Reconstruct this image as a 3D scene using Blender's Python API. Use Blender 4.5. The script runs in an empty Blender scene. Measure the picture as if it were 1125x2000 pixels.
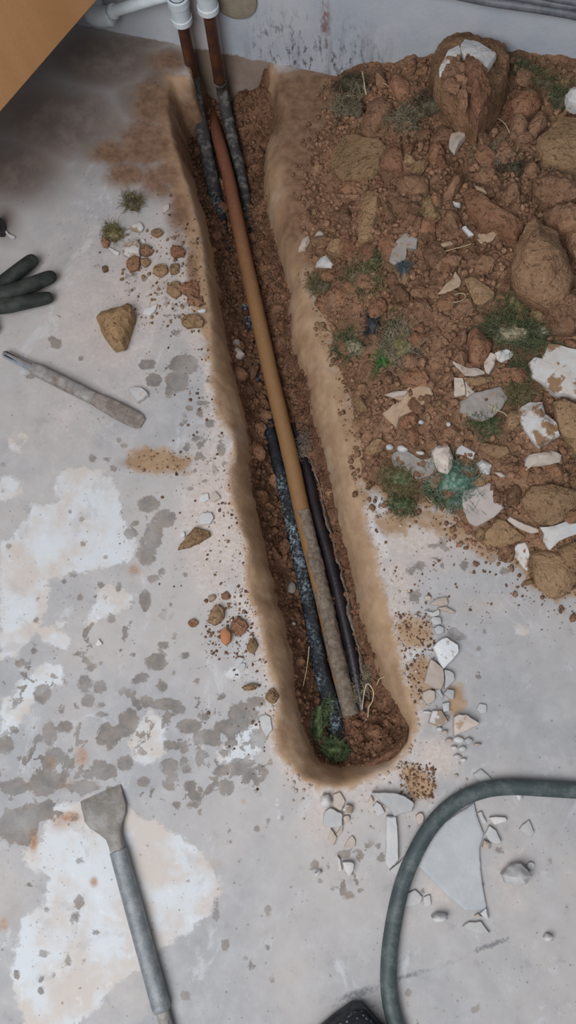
import bpy, math, random
import numpy as np
from mathutils import Matrix, Vector

random.seed(7)
rng = np.random.default_rng(7)
SC = bpy.context.scene
COL = SC.collection

# ------------------------------------------------------------------ camera
FPX, CAM_H, NADIR = 1600.0, 1.2, (630, 1440)
def _ray(px, py):
    return np.array([(px - 562.5) / FPX, (1000 - py) / FPX, -1.0])
_d = _ray(*NADIR); _d /= np.linalg.norm(_d); _up = -_d
def _h0(px, py):
    r = _ray(px, py); return r * (CAM_H / (r @ _d))
_x = _h0(640, 146) - _h0(190, 55); _x /= np.linalg.norm(_x)
_y = np.cross(_up, _x)
ROT = np.array([_x, _y, _up])                     # camera -> world (x along wall, y to wall, z up)
CAMP = np.array([0, 0, CAM_H])
WALL_Y = 1.10

cam_d = bpy.data.cameras.new('camera'); cam = bpy.data.objects.new('camera', cam_d); COL.objects.link(cam)
cam_d.sensor_width = 36.0; cam_d.lens = 36.0 * FPX / 2000.0; cam_d.clip_start = 0.02
M4 = Matrix([list(ROT[0]) + [0], list(ROT[1]) + [0], list(ROT[2]) + [CAM_H], [0, 0, 0, 1]])
cam.matrix_world = M4
SC.camera = cam

# ------------------------------------------------------------------ light
vs = SC.view_settings
vs.view_transform = 'Standard'; vs.look = 'None'; vs.gamma = 1.0; vs.use_curve_mapping = False
vs.exposure = 0.1
wd = bpy.data.worlds.new('world'); SC.world = wd; wd.use_nodes = True
wd.node_tree.nodes['Background'].inputs[0].default_value = (0.78, 0.88, 1.0, 1)
wd.node_tree.nodes['Background'].inputs[1].default_value = 0.24
def area(name, loc, target, size, power, color):
    l = bpy.data.lights.new(name, 'AREA'); l.energy = power; l.size = size; l.color = color; l.shape = 'SQUARE'
    o = bpy.data.objects.new(name, l); COL.objects.link(o); o.location = loc
    o.rotation_euler = (Vector(target) - Vector(loc)).to_track_quat('-Z', 'Y').to_euler()
    return o
area('window_daylight', (-0.45, -0.9, 1.95), (-0.05, 0.2, 0), 1.4, 50, (0.93, 0.96, 1.0))

# ------------------------------------------------------------------ pixel helpers
def rayw(px, py):
    return ROT @ _ray(px, py)
def W(px, py, z=0.0):
    r = rayw(px, py); return CAMP + r * ((z - CAM_H) / r[2])
def WY(px, py, y):
    r = rayw(px, py); return CAMP + r * (y / r[1])
def WP(px, py, o, n):
    r = rayw(px, py); return CAMP + r * (((o - CAMP) @ n) / (r @ n))
def poly(pts, z=0.0):
    return np.array([W(a, b, z)[:2] for a, b in pts])

# ------------------------------------------------------------------ noise (numpy)
def _hash(ix, iy, iz, seed):
    h = (ix.astype(np.int64) * 374761393 + iy.astype(np.int64) * 668265263 + iz.astype(np.int64) * 2147483647 + seed * 974711) & 0xffffffff
    h = ((h ^ (h >> 13)) * 1274126177) & 0xffffffff
    h = h ^ (h >> 16)
    return (h & 0xffffff) / float(0xffffff)
def vnoise(P, seed=0):
    P = np.asarray(P, float)
    i = np.floor(P); f = P - i; f = f * f * (3 - 2 * f); i = i.astype(np.int64)
    r = 0
    for dx in (0, 1):
        wx = f[:, 0] if dx else 1 - f[:, 0]
        for dy in (0, 1):
            wy = f[:, 1] if dy else 1 - f[:, 1]
            for dz in (0, 1):
                wz = f[:, 2] if dz else 1 - f[:, 2]
                r = r + wx * wy * wz * _hash(i[:, 0] + dx, i[:, 1] + dy, i[:, 2] + dz, seed)
    return r * 2 - 1
def fbm(P, oct=3, seed=0):
    P = np.asarray(P, float); a = 1.0; r = 0; t = 0
    for k in range(oct):
        r = r + a * vnoise(P * (2.03 ** k), seed + k * 17); t += a; a *= 0.5
    return r / t
def sd_poly(P, V, closed=True):
    """signed distance, positive inside"""
    P = np.asarray(P, float); n = len(V); d = np.full(len(P), 1e9); ins = np.zeros(len(P), bool)
    for k in range(n if closed else n):
        a = V[k]; b = V[(k + 1) % n]; e = b - a
        w = P - a
        t = np.clip((w @ e) / max(e @ e, 1e-12), 0, 1)
        q = w - t[:, None] * e
        if closed or k < n - 1:
            d = np.minimum(d, (q * q).sum(1))
        c = (a[1] <= P[:, 1]) != (b[1] <= P[:, 1])
        with np.errstate(divide='ignore', invalid='ignore'):
            xi = a[0] + (P[:, 1] - a[1]) / (b[1] - a[1]) * e[0]
        ins ^= c & (P[:, 0] < xi)
    d = np.sqrt(d)
    return np.where(ins, d, -d)
def sstep(a, b, x):
    t = np.clip((x - a) / (b - a), 0, 1); return t * t * (3 - 2 * t)

# ------------------------------------------------------------------ materials
class NT:
    def __init__(s, name):
        s.m = bpy.data.materials.new(name); s.m.use_nodes = True
        s.t = s.m.node_tree; s.b = s.t.nodes['Principled BSDF']
        s.tc = s.t.nodes.new('ShaderNodeTexCoord')
    def n(s, typ, **kw):
        o = s.t.nodes.new(typ)
        for k, v in kw.items(): setattr(o, k, v)
        return o
    def put(s, sock, v):
        if isinstance(v, bpy.types.NodeSocket): s.t.links.new(v, sock)
        elif isinstance(v, (tuple, list)): sock.default_value = (*v, 1) if len(v) == 3 and sock.type == 'RGBA' else v
        else: sock.default_value = v
    def noise(s, scale, detail=4, rough=0.6, vec=None, dist=0.0):
        o = s.n('ShaderNodeTexNoise'); s.put(o.inputs['Scale'], scale); o.inputs['Detail'].default_value = detail
        o.inputs['Roughness'].default_value = rough; o.inputs['Distortion'].default_value = dist
        s.put(o.inputs['Vector'], vec if vec is not None else s.tc.outputs['Object']); return o.outputs['Fac']
    def voro(s, scale, vec=None, feature='F1', out='Distance'):
        o = s.n('ShaderNodeTexVoronoi', feature=feature); s.put(o.inputs['Scale'], scale)
        s.put(o.inputs['Vector'], vec if vec is not None else s.tc.outputs['Object']); return o.outputs[out]
    def math(s, op, a, b=0.0, c=None):
        o = s.n('ShaderNodeMath', operation=op); s.put(o.inputs[0], a); s.put(o.inputs[1], b)
        if c is not None: s.put(o.inputs[2], c)
        return o.outputs[0]
    def ramp(s, x, a, b, lo=0.0, hi=1.0):
        o = s.n('ShaderNodeMapRange', interpolation_type='SMOOTHSTEP'); s.put(o.inputs[0], x)
        o.inputs[1].default_value = a; o.inputs[2].default_value = b; o.inputs[3].default_value = lo; o.inputs[4].default_value = hi
        return o.outputs[0]
    def mix(s, f, a, b):
        o = s.n('ShaderNodeMix', data_type='RGBA'); s.put(o.inputs[0], f); s.put(o.inputs[6], a); s.put(o.inputs[7], b); return o.outputs[2]
    def mul(s, a, b):
        o = s.n('ShaderNodeMix', data_type='RGBA', blend_type='MULTIPLY'); o.inputs[0].default_value = 1; s.put(o.inputs[6], a); s.put(o.inputs[7], b); return o.outputs[2]
    def attr(s, name):
        o = s.n('ShaderNodeAttribute', attribute_name=name); return o.outputs['Fac']
    def scale(s, vec, v):
        o = s.n('ShaderNodeMapping'); s.put(o.inputs['Vector'], vec); o.inputs['Scale'].default_value = v; return o.outputs[0]
    def done(s, col, rough=0.9, bump=None, bstr=0.5, bdist=0.002, metal=0.0, spec=0.3):
        s.put(s.b.inputs['Base Color'], col); s.put(s.b.inputs['Roughness'], rough); s.put(s.b.inputs['Metallic'], metal)
        s.b.inputs['Specular IOR Level'].default_value = spec
        if bump is not None:
            o = s.n('ShaderNodeBump'); o.inputs['Strength'].default_value = bstr; o.inputs['Distance'].default_value = bdist
            s.put(o.inputs['Height'], bump); s.t.links.new(o.outputs[0], s.b.inputs['Normal'])
        return s.m

def soil_mat(name, dark, mid, light, grit=0.5, tone=0.35):
    s = NT(name); v = s.n('ShaderNodeNewGeometry').outputs['Position']
    a = s.noise(22, 5, 0.65, v); b = s.noise(180, 3, 0.7, v)
    c = s.mix(s.ramp(a, 0.32, 0.68), dark, mid)
    c = s.mix(s.ramp(b, 0.5, 0.8, 0, 0.75), c, light)
    oi = s.n('ShaderNodeObjectInfo').outputs['Random']
    k = s.math('ADD', s.math('MULTIPLY', s.math('SUBTRACT', oi, 0.5), tone), s.attr('tone'))
    k = s.math('ADD', k, 1.0)
    c = s.mul(c, s.n('ShaderNodeCombineColor').outputs[0]) if False else c
    hsv = s.n('ShaderNodeHueSaturation'); s.put(hsv.inputs['Value'], k); s.put(hsv.inputs['Color'], c); c = hsv.outputs[0]
    sp = s.voro(420, v); c = s.mix(s.ramp(sp, 0.14, 0.22, 0.55 * grit, 0), c, (0.05, 0.025, 0.012))
    sq = s.voro(230, s.scale(v, (1, 1.3, 0.9))); c = s.mix(s.ramp(sq, 0.07, 0.11, grit, 0), c, (0.5, 0.36, 0.24))
    h = s.math('ADD', s.math('MULTIPLY', b, 0.7), s.noise(75, 5, 0.75, v))
    h = s.math('SUBTRACT', h, s.ramp(s.noise(120, 3, 0.6, v), 0.30, 0.44, 0.5, 0))
    return s.done(c, 0.95, h, 1.0, 0.006, spec=0.12)
def chip_mat(name, a, b, mud=None, mudlim=0.6, grain=90):
    s = NT(name); v = s.n('ShaderNodeNewGeometry').outputs['Position']
    n1 = s.noise(35, 4, 0.6, v); n2 = s.noise(grain * 3, 3, 0.7, v)
    c = s.mix(s.ramp(n1, 0.3, 0.7), a, b)
    c = s.mix(s.ramp(n2, 0.55, 0.85, 0, 0.4), c, tuple(x * 0.6 for x in a))
    if mud is not None:
        c = s.mix(s.ramp(s.noise(40, 5, 0.65, s.scale(v, (1, 1, 1.3))), mudlim - 0.04, mudlim + 0.04), c, mud)
    oi = s.n('ShaderNodeObjectInfo').outputs['Random']
    hsv = s.n('ShaderNodeHueSaturation'); s.put(hsv.inputs['Value'], s.math('ADD', s.math('MULTIPLY', oi, 0.2), 0.9)); s.put(hsv.inputs['Color'], c)
    return s.done(hsv.outputs[0], 0.9, s.math('ADD', n1, s.math('MULTIPLY', n2, 0.4)), 0.5, 0.002, spec=0.2)
def plain_mat(name, a, b, scale=60, rough=0.6, bump=0.3, metal=0.0, stretch=(1, 1, 1), spec=0.4, lo=0.35, hi=0.65):
    s = NT(name); v = s.scale(s.tc.outputs['Object'], stretch)
    n1 = s.noise(scale, 4, 0.65, v)
    return s.done(s.mix(s.ramp(n1, lo, hi), a, b), rough, s.noise(scale * 4, 3, 0.6, v), bump, 0.0015, metal, spec)

SOIL = soil_mat('heap_soil', (0.17, 0.09, 0.052), (0.31, 0.172, 0.104), (0.42, 0.27, 0.175))
SOILT = soil_mat('trench_soil', (0.13, 0.063, 0.036), (0.26, 0.135, 0.08), (0.38, 0.225, 0.14))
SOILY = soil_mat('ochre_clay', (0.24, 0.145, 0.076), (0.34, 0.21, 0.118), (0.42, 0.285, 0.175), 0.7, 0.25)
SOILR = soil_mat('red_clay', (0.22, 0.105, 0.06), (0.33, 0.17, 0.10), (0.42, 0.26, 0.165), 0.4, 0.25)
MUDTAN = (0.30, 0.185, 0.105)
CHIP = chip_mat('grey_screed', (0.40, 0.39, 0.385), (0.48, 0.455, 0.43), (0.42, 0.35, 0.30), 0.66)
CHIPW = chip_mat('white_plaster', (0.48, 0.47, 0.465), (0.57, 0.53, 0.495), (0.42, 0.33, 0.26), 0.64)
CHIPP = chip_mat('pinkish_plaster', (0.42, 0.34, 0.28), (0.50, 0.42, 0.36), (0.33, 0.22, 0.15), 0.62)
CHIPM = chip_mat('muddy_plaster', (0.54, 0.525, 0.51), (0.50, 0.44, 0.39), (0.26, 0.15, 0.08), 0.54)
CHIPG = chip_mat('slate_flake', (0.23, 0.20, 0.18), (0.33, 0.285, 0.25), (0.27, 0.17, 0.10), 0.62)
CHIPT = chip_mat('tan_paper', (0.34, 0.225, 0.145), (0.42, 0.30, 0.21), (0.30, 0.18, 0.10), 0.66)
SMUDGE = chip_mat('muddy_screed', (0.50, 0.49, 0.48), (0.55, 0.50, 0.45), (0.30, 0.22, 0.16), 0.5)

def fibre_mat(name, a, b):
    s = NT(name)
    return s.done(s.mix(s.ramp(s.noise(130, 3), 0.35, 0.65), a, b), 0.85, s.noise(900, 2), 0.3, 0.001, spec=0.2)
F_DARK = fibre_mat('dark_fibre', (0.055, 0.045, 0.028), (0.12, 0.095, 0.06))
F_OLIVE = fibre_mat('olive_fibre', (0.115, 0.10, 0.04), (0.24, 0.19, 0.10))
F_GREY = fibre_mat('grey_green_fibre', (0.17, 0.145, 0.09), (0.34, 0.28, 0.19))
F_GREEN = fibre_mat('green_fibre', (0.06, 0.08, 0.035), (0.17, 0.175, 0.09))
F_BRIGHT = fibre_mat('bright_green_fibre', (0.05, 0.15, 0.035), (0.13, 0.24, 0.08))
F_TEAL = fibre_mat('teal_fibre', (0.07, 0.16, 0.11), (0.26, 0.34, 0.27))
FELT = fibre_mat('green_felt', (0.05, 0.078, 0.034), (0.145, 0.175, 0.08))
F_PALE = fibre_mat('pale_fibre', (0.42, 0.33, 0.20), (0.55, 0.45, 0.30))

# ------------------------------------------------------------------ mesh helpers
def put_props(o, label=None, cat=None, group=None, kind=None):
    if label: o['label'] = label
    if cat: o['category'] = cat
    if group: o['group'] = group
    if kind: o['kind'] = kind
    return o
def mesh_of(name, V, F, mat=None, smooth=True, attrs=None, sharp=None):
    me = bpy.data.meshes.new(name)
    if isinstance(F, np.ndarray):
        V = np.asarray(V, np.float32); k = F.shape[1]
        me.vertices.add(len(V)); me.vertices.foreach_set('co', V.ravel())
        me.loops.add(F.size); me.loops.foreach_set('vertex_index', F.astype(np.int32).ravel())
        me.polygons.add(len(F)); me.polygons.foreach_set('loop_start', np.arange(0, F.size, k, dtype=np.int32))
        me.update(calc_edges=True); me.validate()
    else:
        me.from_pydata([tuple(map(float, v)) for v in V], [], F); me.update()
    if mat: me.materials.append(mat)
    for an, av in (attrs or {}).items():
        a = me.attributes.new(an, 'FLOAT', 'POINT'); a.data.foreach_set('value', np.asarray(av, np.float32))
    if smooth:
        me.polygons.foreach_set('use_smooth', np.ones(len(me.polygons), bool))
        if sharp: me.set_sharp_from_angle(angle=math.radians(sharp))
    return me
def obj(name, me, parent=None, loc=None):
    o = bpy.data.objects.new(name, me); COL.objects.link(o)
    if loc is not None: o.location = tuple(map(float, loc))
    if parent is not None: o.parent = parent
    return o
def empty(name, loc=(0, 0, 0)):
    o = bpy.data.objects.new(name, None); COL.objects.link(o); o.location = tuple(map(float, loc)); o.empty_display_size = 0.05
    return o
def resample(P, step, closed=False):
    P = np.asarray(P, float)
    if closed: P = np.vstack([P, P[:1]])
    s = np.r_[0, np.cumsum(np.linalg.norm(np.diff(P, axis=0), axis=1))]
    n = max(2, int(s[-1] / step) + 1)
    t = np.linspace(0, s[-1], n + (1 if closed else 0))
    out = np.column_stack([np.interp(t, s, P[:, k]) for k in range(P.shape[1])])
    return out[:-1] if closed else out
def spline(P, step):
    P = np.asarray(P, float); Q = np.vstack([2 * P[0] - P[1], P, 2 * P[-1] - P[-2]]); out = []
    for k in range(1, len(Q) - 2):
        a, b, c, d = Q[k - 1:k + 3]
        for t in np.linspace(0, 1, 12, endpoint=False):
            out.append(0.5 * ((2 * b) + (c - a) * t + (2 * a - 5 * b + 4 * c - d) * t * t + (3 * b - a - 3 * c + d) * t ** 3))
    out.append(P[-1])
    return resample(np.array(out), step)
def tube(P, rad, sides=16, amp=0.0, nscale=60, seed=1, arc=None, flat=1.0, ragged=0.0):
    """sweep; rad scalar or array per point; arc=(a0,a1) open strip around the axis"""
    P = np.asarray(P, float); n = len(P)
    T = np.gradient(P, axis=0); T /= np.linalg.norm(T, axis=1)[:, None]
    up = np.array([0, 0, 1.0]) if abs(T[:, 2]).mean() < 0.9 else np.array([0, 1.0, 0])
    S = np.cross(T, up); S /= np.maximum(np.linalg.norm(S, axis=1), 1e-6)[:, None]
    U = np.cross(S, T)
    rad = np.broadcast_to(np.asarray(rad, float), (n,))
    closed = arc is None
    ang = np.linspace(0, 2 * math.pi, sides, endpoint=False) if closed else np.linspace(arc[0], arc[1], sides)
    A = np.broadcast_to(ang, (n, sides)).copy()
    if not closed and ragged > 0:
        j = fbm(np.column_stack([np.arange(n) * 0.13, np.zeros(n), np.zeros(n)]), 4, seed + 5)
        j2 = fbm(np.column_stack([np.arange(n) * 0.11, np.ones(n) * 9, np.zeros(n)]), 4, seed + 6)
        mid = (arc[0] + arc[1]) / 2
        A = mid + (A - mid) * (1 + ragged * j[:, None] * (A > mid) + ragged * j2[:, None] * (A <= mid))
    V = P[:, None, :] + rad[:, None, None] * (np.cos(A)[..., None] * S[:, None, :] + flat * np.sin(A)[..., None] * U[:, None, :])
    N = V - P[:, None, :]; N /= np.maximum(np.linalg.norm(N, axis=2), 1e-9)[..., None]
    V = V.reshape(-1, 3)
    if amp: V = V + (fbm(V * nscale, 3, seed) * amp)[:, None] * N.reshape(-1, 3)
    F = []
    for i in range(n - 1):
        for j in range(sides if closed else sides - 1):
            k = (j + 1) % sides
            F.append((i * sides + j, i * sides + k, (i + 1) * sides + k, (i + 1) * sides + j))
    t = np.repeat(np.linspace(0, 1, n), sides)
    if closed:
        V = np.vstack([V, P[:1], P[-1:]]); a, b = n * sides, n * sides + 1
        for j in range(sides):
            k = (j + 1) % sides
            F.append((a, k, j)); F.append((b, (n - 1) * sides + j, (n - 1) * sides + k))
        t = np.r_[t, 0, 1]
    return V, F, t
def merge(parts):
    V = []; F = []; o = 0
    for v, f in parts:
        V.append(np.asarray(v)); F += [tuple(i + o for i in q) for q in f]; o += len(v)
    return np.vstack(V), F
def box(x0, x1, y0, y1, z0, z1):
    V = [(x, y, z) for z in (z0, z1) for x, y in ((x0, y0), (x1, y0), (x1, y1), (x0, y1))]
    return V, [(3, 2, 1, 0), (4, 5, 6, 7), (0, 1, 5, 4), (1, 2, 6, 5), (2, 3, 7, 6), (3, 0, 4, 7)]
def nrm(v): v = np.asarray(v, float); return v / np.linalg.norm(v)

def chunk(name, px, o, n, T, mat, dome=0.15, amp=0.0015, nscale=120, step=0.004, sharp=40, bulge=0.04, parent=None, edge=0.001):
    """a lump or flake: pixel outline carried to the plane (o, n), its own thickness T below that plane"""
    n = nrm(n)
    P = np.array([WP(a, b, o, n) for a, b in px])
    u = nrm(np.cross(n, [0.31, 0.9, 0.2])); v = np.cross(n, u)
    Q = np.column_stack([(P - o) @ u, (P - o) @ v])
    size = max(np.ptp(Q[:, 0]), np.ptp(Q[:, 1]))
    Q = resample(Q, max(step * .75, size / 30), True)
    m = len(Q); c = Q.mean(0)
    e = fbm(np.column_stack([Q * 160, np.zeros(m)]), 2, len(px))
    Q = Q + e[:, None] * edge * (Q - c) / np.maximum(np.linalg.norm(Q - c, axis=1), 1e-6)[:, None] * min(1, size / 0.03)
    rings = [(0.985, -T), (1 + bulge, -0.55 * T), (1.0, -0.12 * T), (0.95, 0.02 * T), (0.78, dome * T * .35), (0.5, dome * T * .8), (0.22, dome * T)]
    if size > 0.03:
        k_ = 3 if size > 0.06 else 2; rr_ = []
        for (s0, h0), (s1, h1) in zip(rings[:-1], rings[1:]):
            rr_ += [(s0 + (s1 - s0) * t / k_, h0 + (h1 - h0) * t / k_) for t in range(k_)]
        rings = rr_ + [rings[-1]]
    V = []; H = []
    for s, h in rings:
        V.append(c + (Q - c) * s); H.append(np.full(m, h))
    V.append(c[None]); H.append([dome * T]); V.append(c[None]); H.append([-T])
    V = np.vstack(V); H = np.concatenate(H)
    X = o + V[:, :1] * u + V[:, 1:] * v + H[:, None] * n
    seed = int(abs(px[0][0] * 7 + px[0][1] * 3)) % 991
    D = fbm(X * nscale, 3, seed); D2 = fbm(X * nscale + 50, 3, seed + 3)
    if amp > 0.0015: D = D + 0.55 * fbm(X * nscale * 2.7, 3, seed + 11)
    X = X + (D * amp)[:, None] * n + (D2 * amp * 0.6)[:, None] * u
    F = []
    R = len(rings)
    for r in range(R - 1):
        for j in range(m):
            k = (j + 1) % m
            F.append((r * m + j, r * m + k, (r + 1) * m + k, (r + 1) * m + j))
    ct, cb = R * m, R * m + 1
    for j in range(m):
        k = (j + 1) % m
        F.append(((R - 1) * m + j, (R - 1) * m + k, ct)); F.append((k, j, cb))
    # outward winding
    A = X[F[0][1]] - X[F[0][0]]; B = X[F[0][2]] - X[F[0][0]]
    ctr = X.mean(0)
    if np.cross(A, B) @ (X[F[0][0]] - ctr) < 0: F = [q[::-1] for q in F]
    if parent is None:
        loc = ctr - n * T * 0.5; X = X - loc
        return obj(name, mesh_of(name, X, F, mat, True, None, sharp), None, loc)
    loc = np.array(parent.location); return obj(name, mesh_of(name, X - loc, F, mat, True, None, sharp), parent)

ICO = None
def ico(sub):
    t = (1 + 5 ** 0.5) / 2
    V = [(-1, t, 0), (1, t, 0), (-1, -t, 0), (1, -t, 0), (0, -1, t), (0, 1, t), (0, -1, -t), (0, 1, -t), (t, 0, -1), (t, 0, 1), (-t, 0, -1), (-t, 0, 1)]
    F = [(0, 11, 5), (0, 5, 1), (0, 1, 7), (0, 7, 10), (0, 10, 11), (1, 5, 9), (5, 11, 4), (11, 10, 2), (10, 7, 6), (7, 1, 8), (3, 9, 4), (3, 4, 2), (3, 2, 6), (3, 6, 8), (3, 8, 9), (4, 9, 5), (2, 4, 11), (6, 2, 10), (8, 6, 7), (9, 8, 1)]
    V = [np.array(v) / np.linalg.norm(v) for v in V]
    for _ in range(sub):
        c = {}; G = []
        def mid(a, b):
            k = (min(a, b), max(a, b))
            if k not in c: V.append(nrm(V[a] + V[b])); c[k] = len(V) - 1
            return c[k]
        for a, b, d in F:
            e, f, g = mid(a, b), mid(b, d), mid(d, a)
            G += [(a, e, g), (b, f, e), (d, g, f), (e, f, g)]
        F = G
    return np.array(V), np.array(F)
ICO0, ICO1, ICO3 = ico(0), ico(1), ico(3)
def lump_mesh(name, seed, mat, sub=ICO3, rough=0.35, cuts=5):
    V, F = sub; V = V.copy()
    r = np.random.default_rng(seed)
    V = V * (1 + rough * fbm(V * 1.6 + seed * 3.1, 3, seed))[:, None]
    for k in range(cuts):
        n = nrm(r.normal(size=3)); d = r.uniform(0.55, 0.85); s = V @ n - d
        V = V - np.where(s > 0, s * 0.85, 0)[:, None] * n
    V = V * (1 + 0.16 * fbm(V * 3.2 + seed, 3, seed + 9) + 0.07 * np.abs(fbm(V * 8 + seed, 2, seed + 10)))[:, None]
    V = V * np.array([1, r.uniform(0.65, 1), r.uniform(0.45, 0.8)])
    return mesh_of(name, V, F, mat, True, None, 32)
def rand_rot(r):
    q = nrm(r.normal(size=4)); w, x, y, z = q
    return np.array([[1 - 2 * (y * y + z * z), 2 * (x * y - z * w), 2 * (x * z + y * w)], [2 * (x * y + z * w), 1 - 2 * (x * x + z * z), 2 * (y * z - x * w)], [2 * (x * z - y * w), 2 * (y * z + x * w), 1 - 2 * (x * x + y * y)]])
def crumbs(name, pos, size, mat, seed=1, label=None, cat=None, kind='stuff'):
    r = np.random.default_rng(seed); n = len(pos); B, F = ICO0
    Vs = np.empty((n, 12, 3))
    for k in range(n):
        b = B * (1 + r.uniform(-0.3, 0.3, size=(12, 1))) * r.uniform(0.55, 1.0, size=3)
        Vs[k] = b @ rand_rot(r).T * size[k] + pos[k]
    FF = (F[None] + (np.arange(n) * 12)[:, None, None]).reshape(-1, 3)
    tone = np.repeat(r.uniform(-0.3, 0.3, n), 12)
    o = obj(name, mesh_of(name, Vs.reshape(-1, 3), FF, mat, False, {'tone': tone}))
    return put_props(o, label, cat, None, kind)

# ------------------------------------------------------------------ trench / floor
OUT_L = [(545, 160), (528, 128), (526, 100), (374, 72), (378, 152), (330, 150), (324, 200), (330, 245), (346, 300), (360, 350), (378, 405), (390, 450), (399, 520), (408, 590), (413, 680), (417, 760), (425, 810), (452, 845), (462, 880), (450, 915), (450, 950), (463, 995), (468, 1020), (484, 1070), (482, 1120), (487, 1160), (500, 1190), (513, 1235), (522, 1290), (538, 1330), (545, 1375), (537, 1420), (545, 1465), (568, 1492), (590, 1520), (618, 1534), (662, 1537), (700, 1524), (725, 1516), (765, 1500), (800, 1450), (812, 1405)]
OUT_R = [(800, 1370), (790, 1330), (775, 1270), (760, 1210), (748, 1160), (735, 1110), (722, 1050), (706, 1000), (690, 955), (682, 900), (668, 850), (652, 790), (640, 730), (632, 690), (612, 640), (600, 560), (592, 480), (572, 400), (556, 330), (552, 260), (562, 215), (545, 180)]
IN = [(520, 190), (517, 120), (378, 88), (382, 205), (350, 205), (345, 230), (350, 265), (358, 310), (372, 352), (388, 408), (402, 450), (412, 505), (421, 590), (432, 650), (444, 710), (462, 770), (476, 822), (480, 860), (480, 900), (486, 960), (495, 1000), (505, 1050), (516, 1095), (530, 1150), (546, 1215), (558, 1260), (566, 1300), (574, 1370), (584, 1420), (602, 1465), (620, 1495), (668, 1508), (720, 1488), (752, 1470), (782, 1450), (792, 1425)] + \
     [(780, 1390), (765, 1350), (745, 1300), (728, 1250), (712, 1190), (700, 1140), (690, 1090), (676, 1030), (664, 985), (655, 940), (645, 895), (632, 850), (618, 800), (610, 755), (597, 715), (588, 690), (575, 640), (568, 590), (570, 555), (558, 500), (543, 450), (532, 400), (522, 350), (524, 285), (542, 235), (530, 195)]
def wig(V, a, s, seed):
    V = resample(V, 0.004, True); P = np.column_stack([V, np.zeros(len(V))])
    return V + a * np.column_stack([fbm(P * s, 3, seed), fbm(P * s + 40, 3, seed + 1)])
POUT = wig(poly(OUT_L + OUT_R), 0.003, 45, 3)
PIN = wig(poly(IN, -0.042), 0.004, 40, 8)

HEAP_L = [poly([p])[0] for p in [(655, 150), (645, 215), (612, 290), (598, 370), (604, 450), (612, 560), (642, 640), (660, 720), (690, 800), (706, 880), (702, 935), (742, 955), (770, 985), (840, 985), (880, 985), (902, 1035), (950, 1075), (1000, 1085), (1020, 1105), (1045, 1140), (1085, 1165), (1130, 1150), (1200, 1130)]]
HEAP_V = np.array([[-0.285, 1.16]] + [list(p) for p in HEAP_L] + [[0.36, 0.36], [0.55, 0.5], [0.66, 0.75], [0.7, 1.0], [0.7, 1.16]])
HEAP_V = np.vstack([HEAP_V[:1], HEAP_V[1:]])
def heap_d(P): return sd_poly(P, HEAP_V, False)
def heap_h(P, lumps=True):
    P = np.asarray(P, float); d = heap_d(P)
    h = np.where(d > 0, 0.145 * (1 - np.exp(-np.maximum(d, 0) / 0.17)) + 0.003 * sstep(0, 0.012, d), d * 0.4)
    if lumps:
        Q = np.column_stack([P, np.zeros(len(P))])
        k = sstep(-0.01, 0.04, d)
        h = h + k * (0.016 * fbm(Q * 16, 3, 21) + 0.012 * np.abs(fbm(Q * 48, 2, 22)) + 0.004 * fbm(Q * 130, 2, 23)) - 0.003
    return h
def heap_hit(px, py):
    r = rayw(px, py); zz = np.linspace(0.32, 0.0, 330)
    P = CAMP + r * ((zz - CAM_H) / r[2])[:, None]
    h = np.maximum(heap_h(P[:, :2]), 0); ok = (h >= zz) & (P[:, 1] < WALL_Y)
    i = np.argmax(ok) if ok.any() else len(zz) - 1
    return P[i]
def heap_n(p, e=0.03):
    q = np.array([[p[0] + e, p[1]], [p[0] - e, p[1]], [p[0], p[1] + e], [p[0], p[1] - e]]); h = np.maximum(heap_h(q, False), 0)
    return nrm([-(h[0] - h[1]) / (2 * e), -(h[2] - h[3]) / (2 * e), 1])
def bed_h(P):
    """loose soil in the bottom of the trench"""
    P = np.asarray(P, float); di = sd_poly(P, PIN); Q = np.column_stack([P, np.zeros(len(P))])
    h = -0.114 + 0.064 * np.exp(-np.maximum(di, 0) / 0.013)
    end = W(752, 1445, -0.06)[:2]
    rr = np.linalg.norm((P - end) * [1.0, 1.15], axis=1)
    h = h + 0.06 * np.exp(-(rr / 0.045) ** 2)
    h = h + 0.05 * sstep(1.0, 1.09, P[:, 1]) * sstep(-0.50, -0.45, P[:, 0]) - 0.02 * sstep(0.75, 0.95, P[:, 1])
    h = h + 0.009 * fbm(Q * 28, 3, 31) + 0.010 * np.abs(fbm(Q * 55, 2, 32)) + 0.003 * fbm(Q * 140, 2, 33)
    return h

def axis(lo, hi, step, far_lo, far_hi):
    a = list(np.arange(lo, hi + 1e-6, step)); s = step; x = lo
    while x > far_lo: s *= 1.35; x -= s; a.insert(0, max(x, far_lo))
    s = step; x = a[-1]
    while x < far_hi: s *= 1.35; x += s; a.append(min(x, far_hi))
    return np.array(a)
def grid_mesh(X, Y, keep=None):
    nx, ny = len(X), len(Y)
    gx, gy = np.meshgrid(X, Y); P = np.column_stack([gx.ravel(), gy.ravel()])
    i = np.arange(nx * ny).reshape(ny, nx)
    F = np.stack([i[:-1, :-1], i[:-1, 1:], i[1:, 1:], i[1:, :-1]], -1).reshape(-1, 4)
    return P, F
def compact(V, F, keepv, attrs):
    kf = keepv[F].any(1); F = F[kf]; used = np.zeros(len(V), bool); used[F.ravel()] = True
    idx = np.cumsum(used) - 1
    return V[used], idx[F], {k: v[used] for k, v in attrs.items()}

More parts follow.
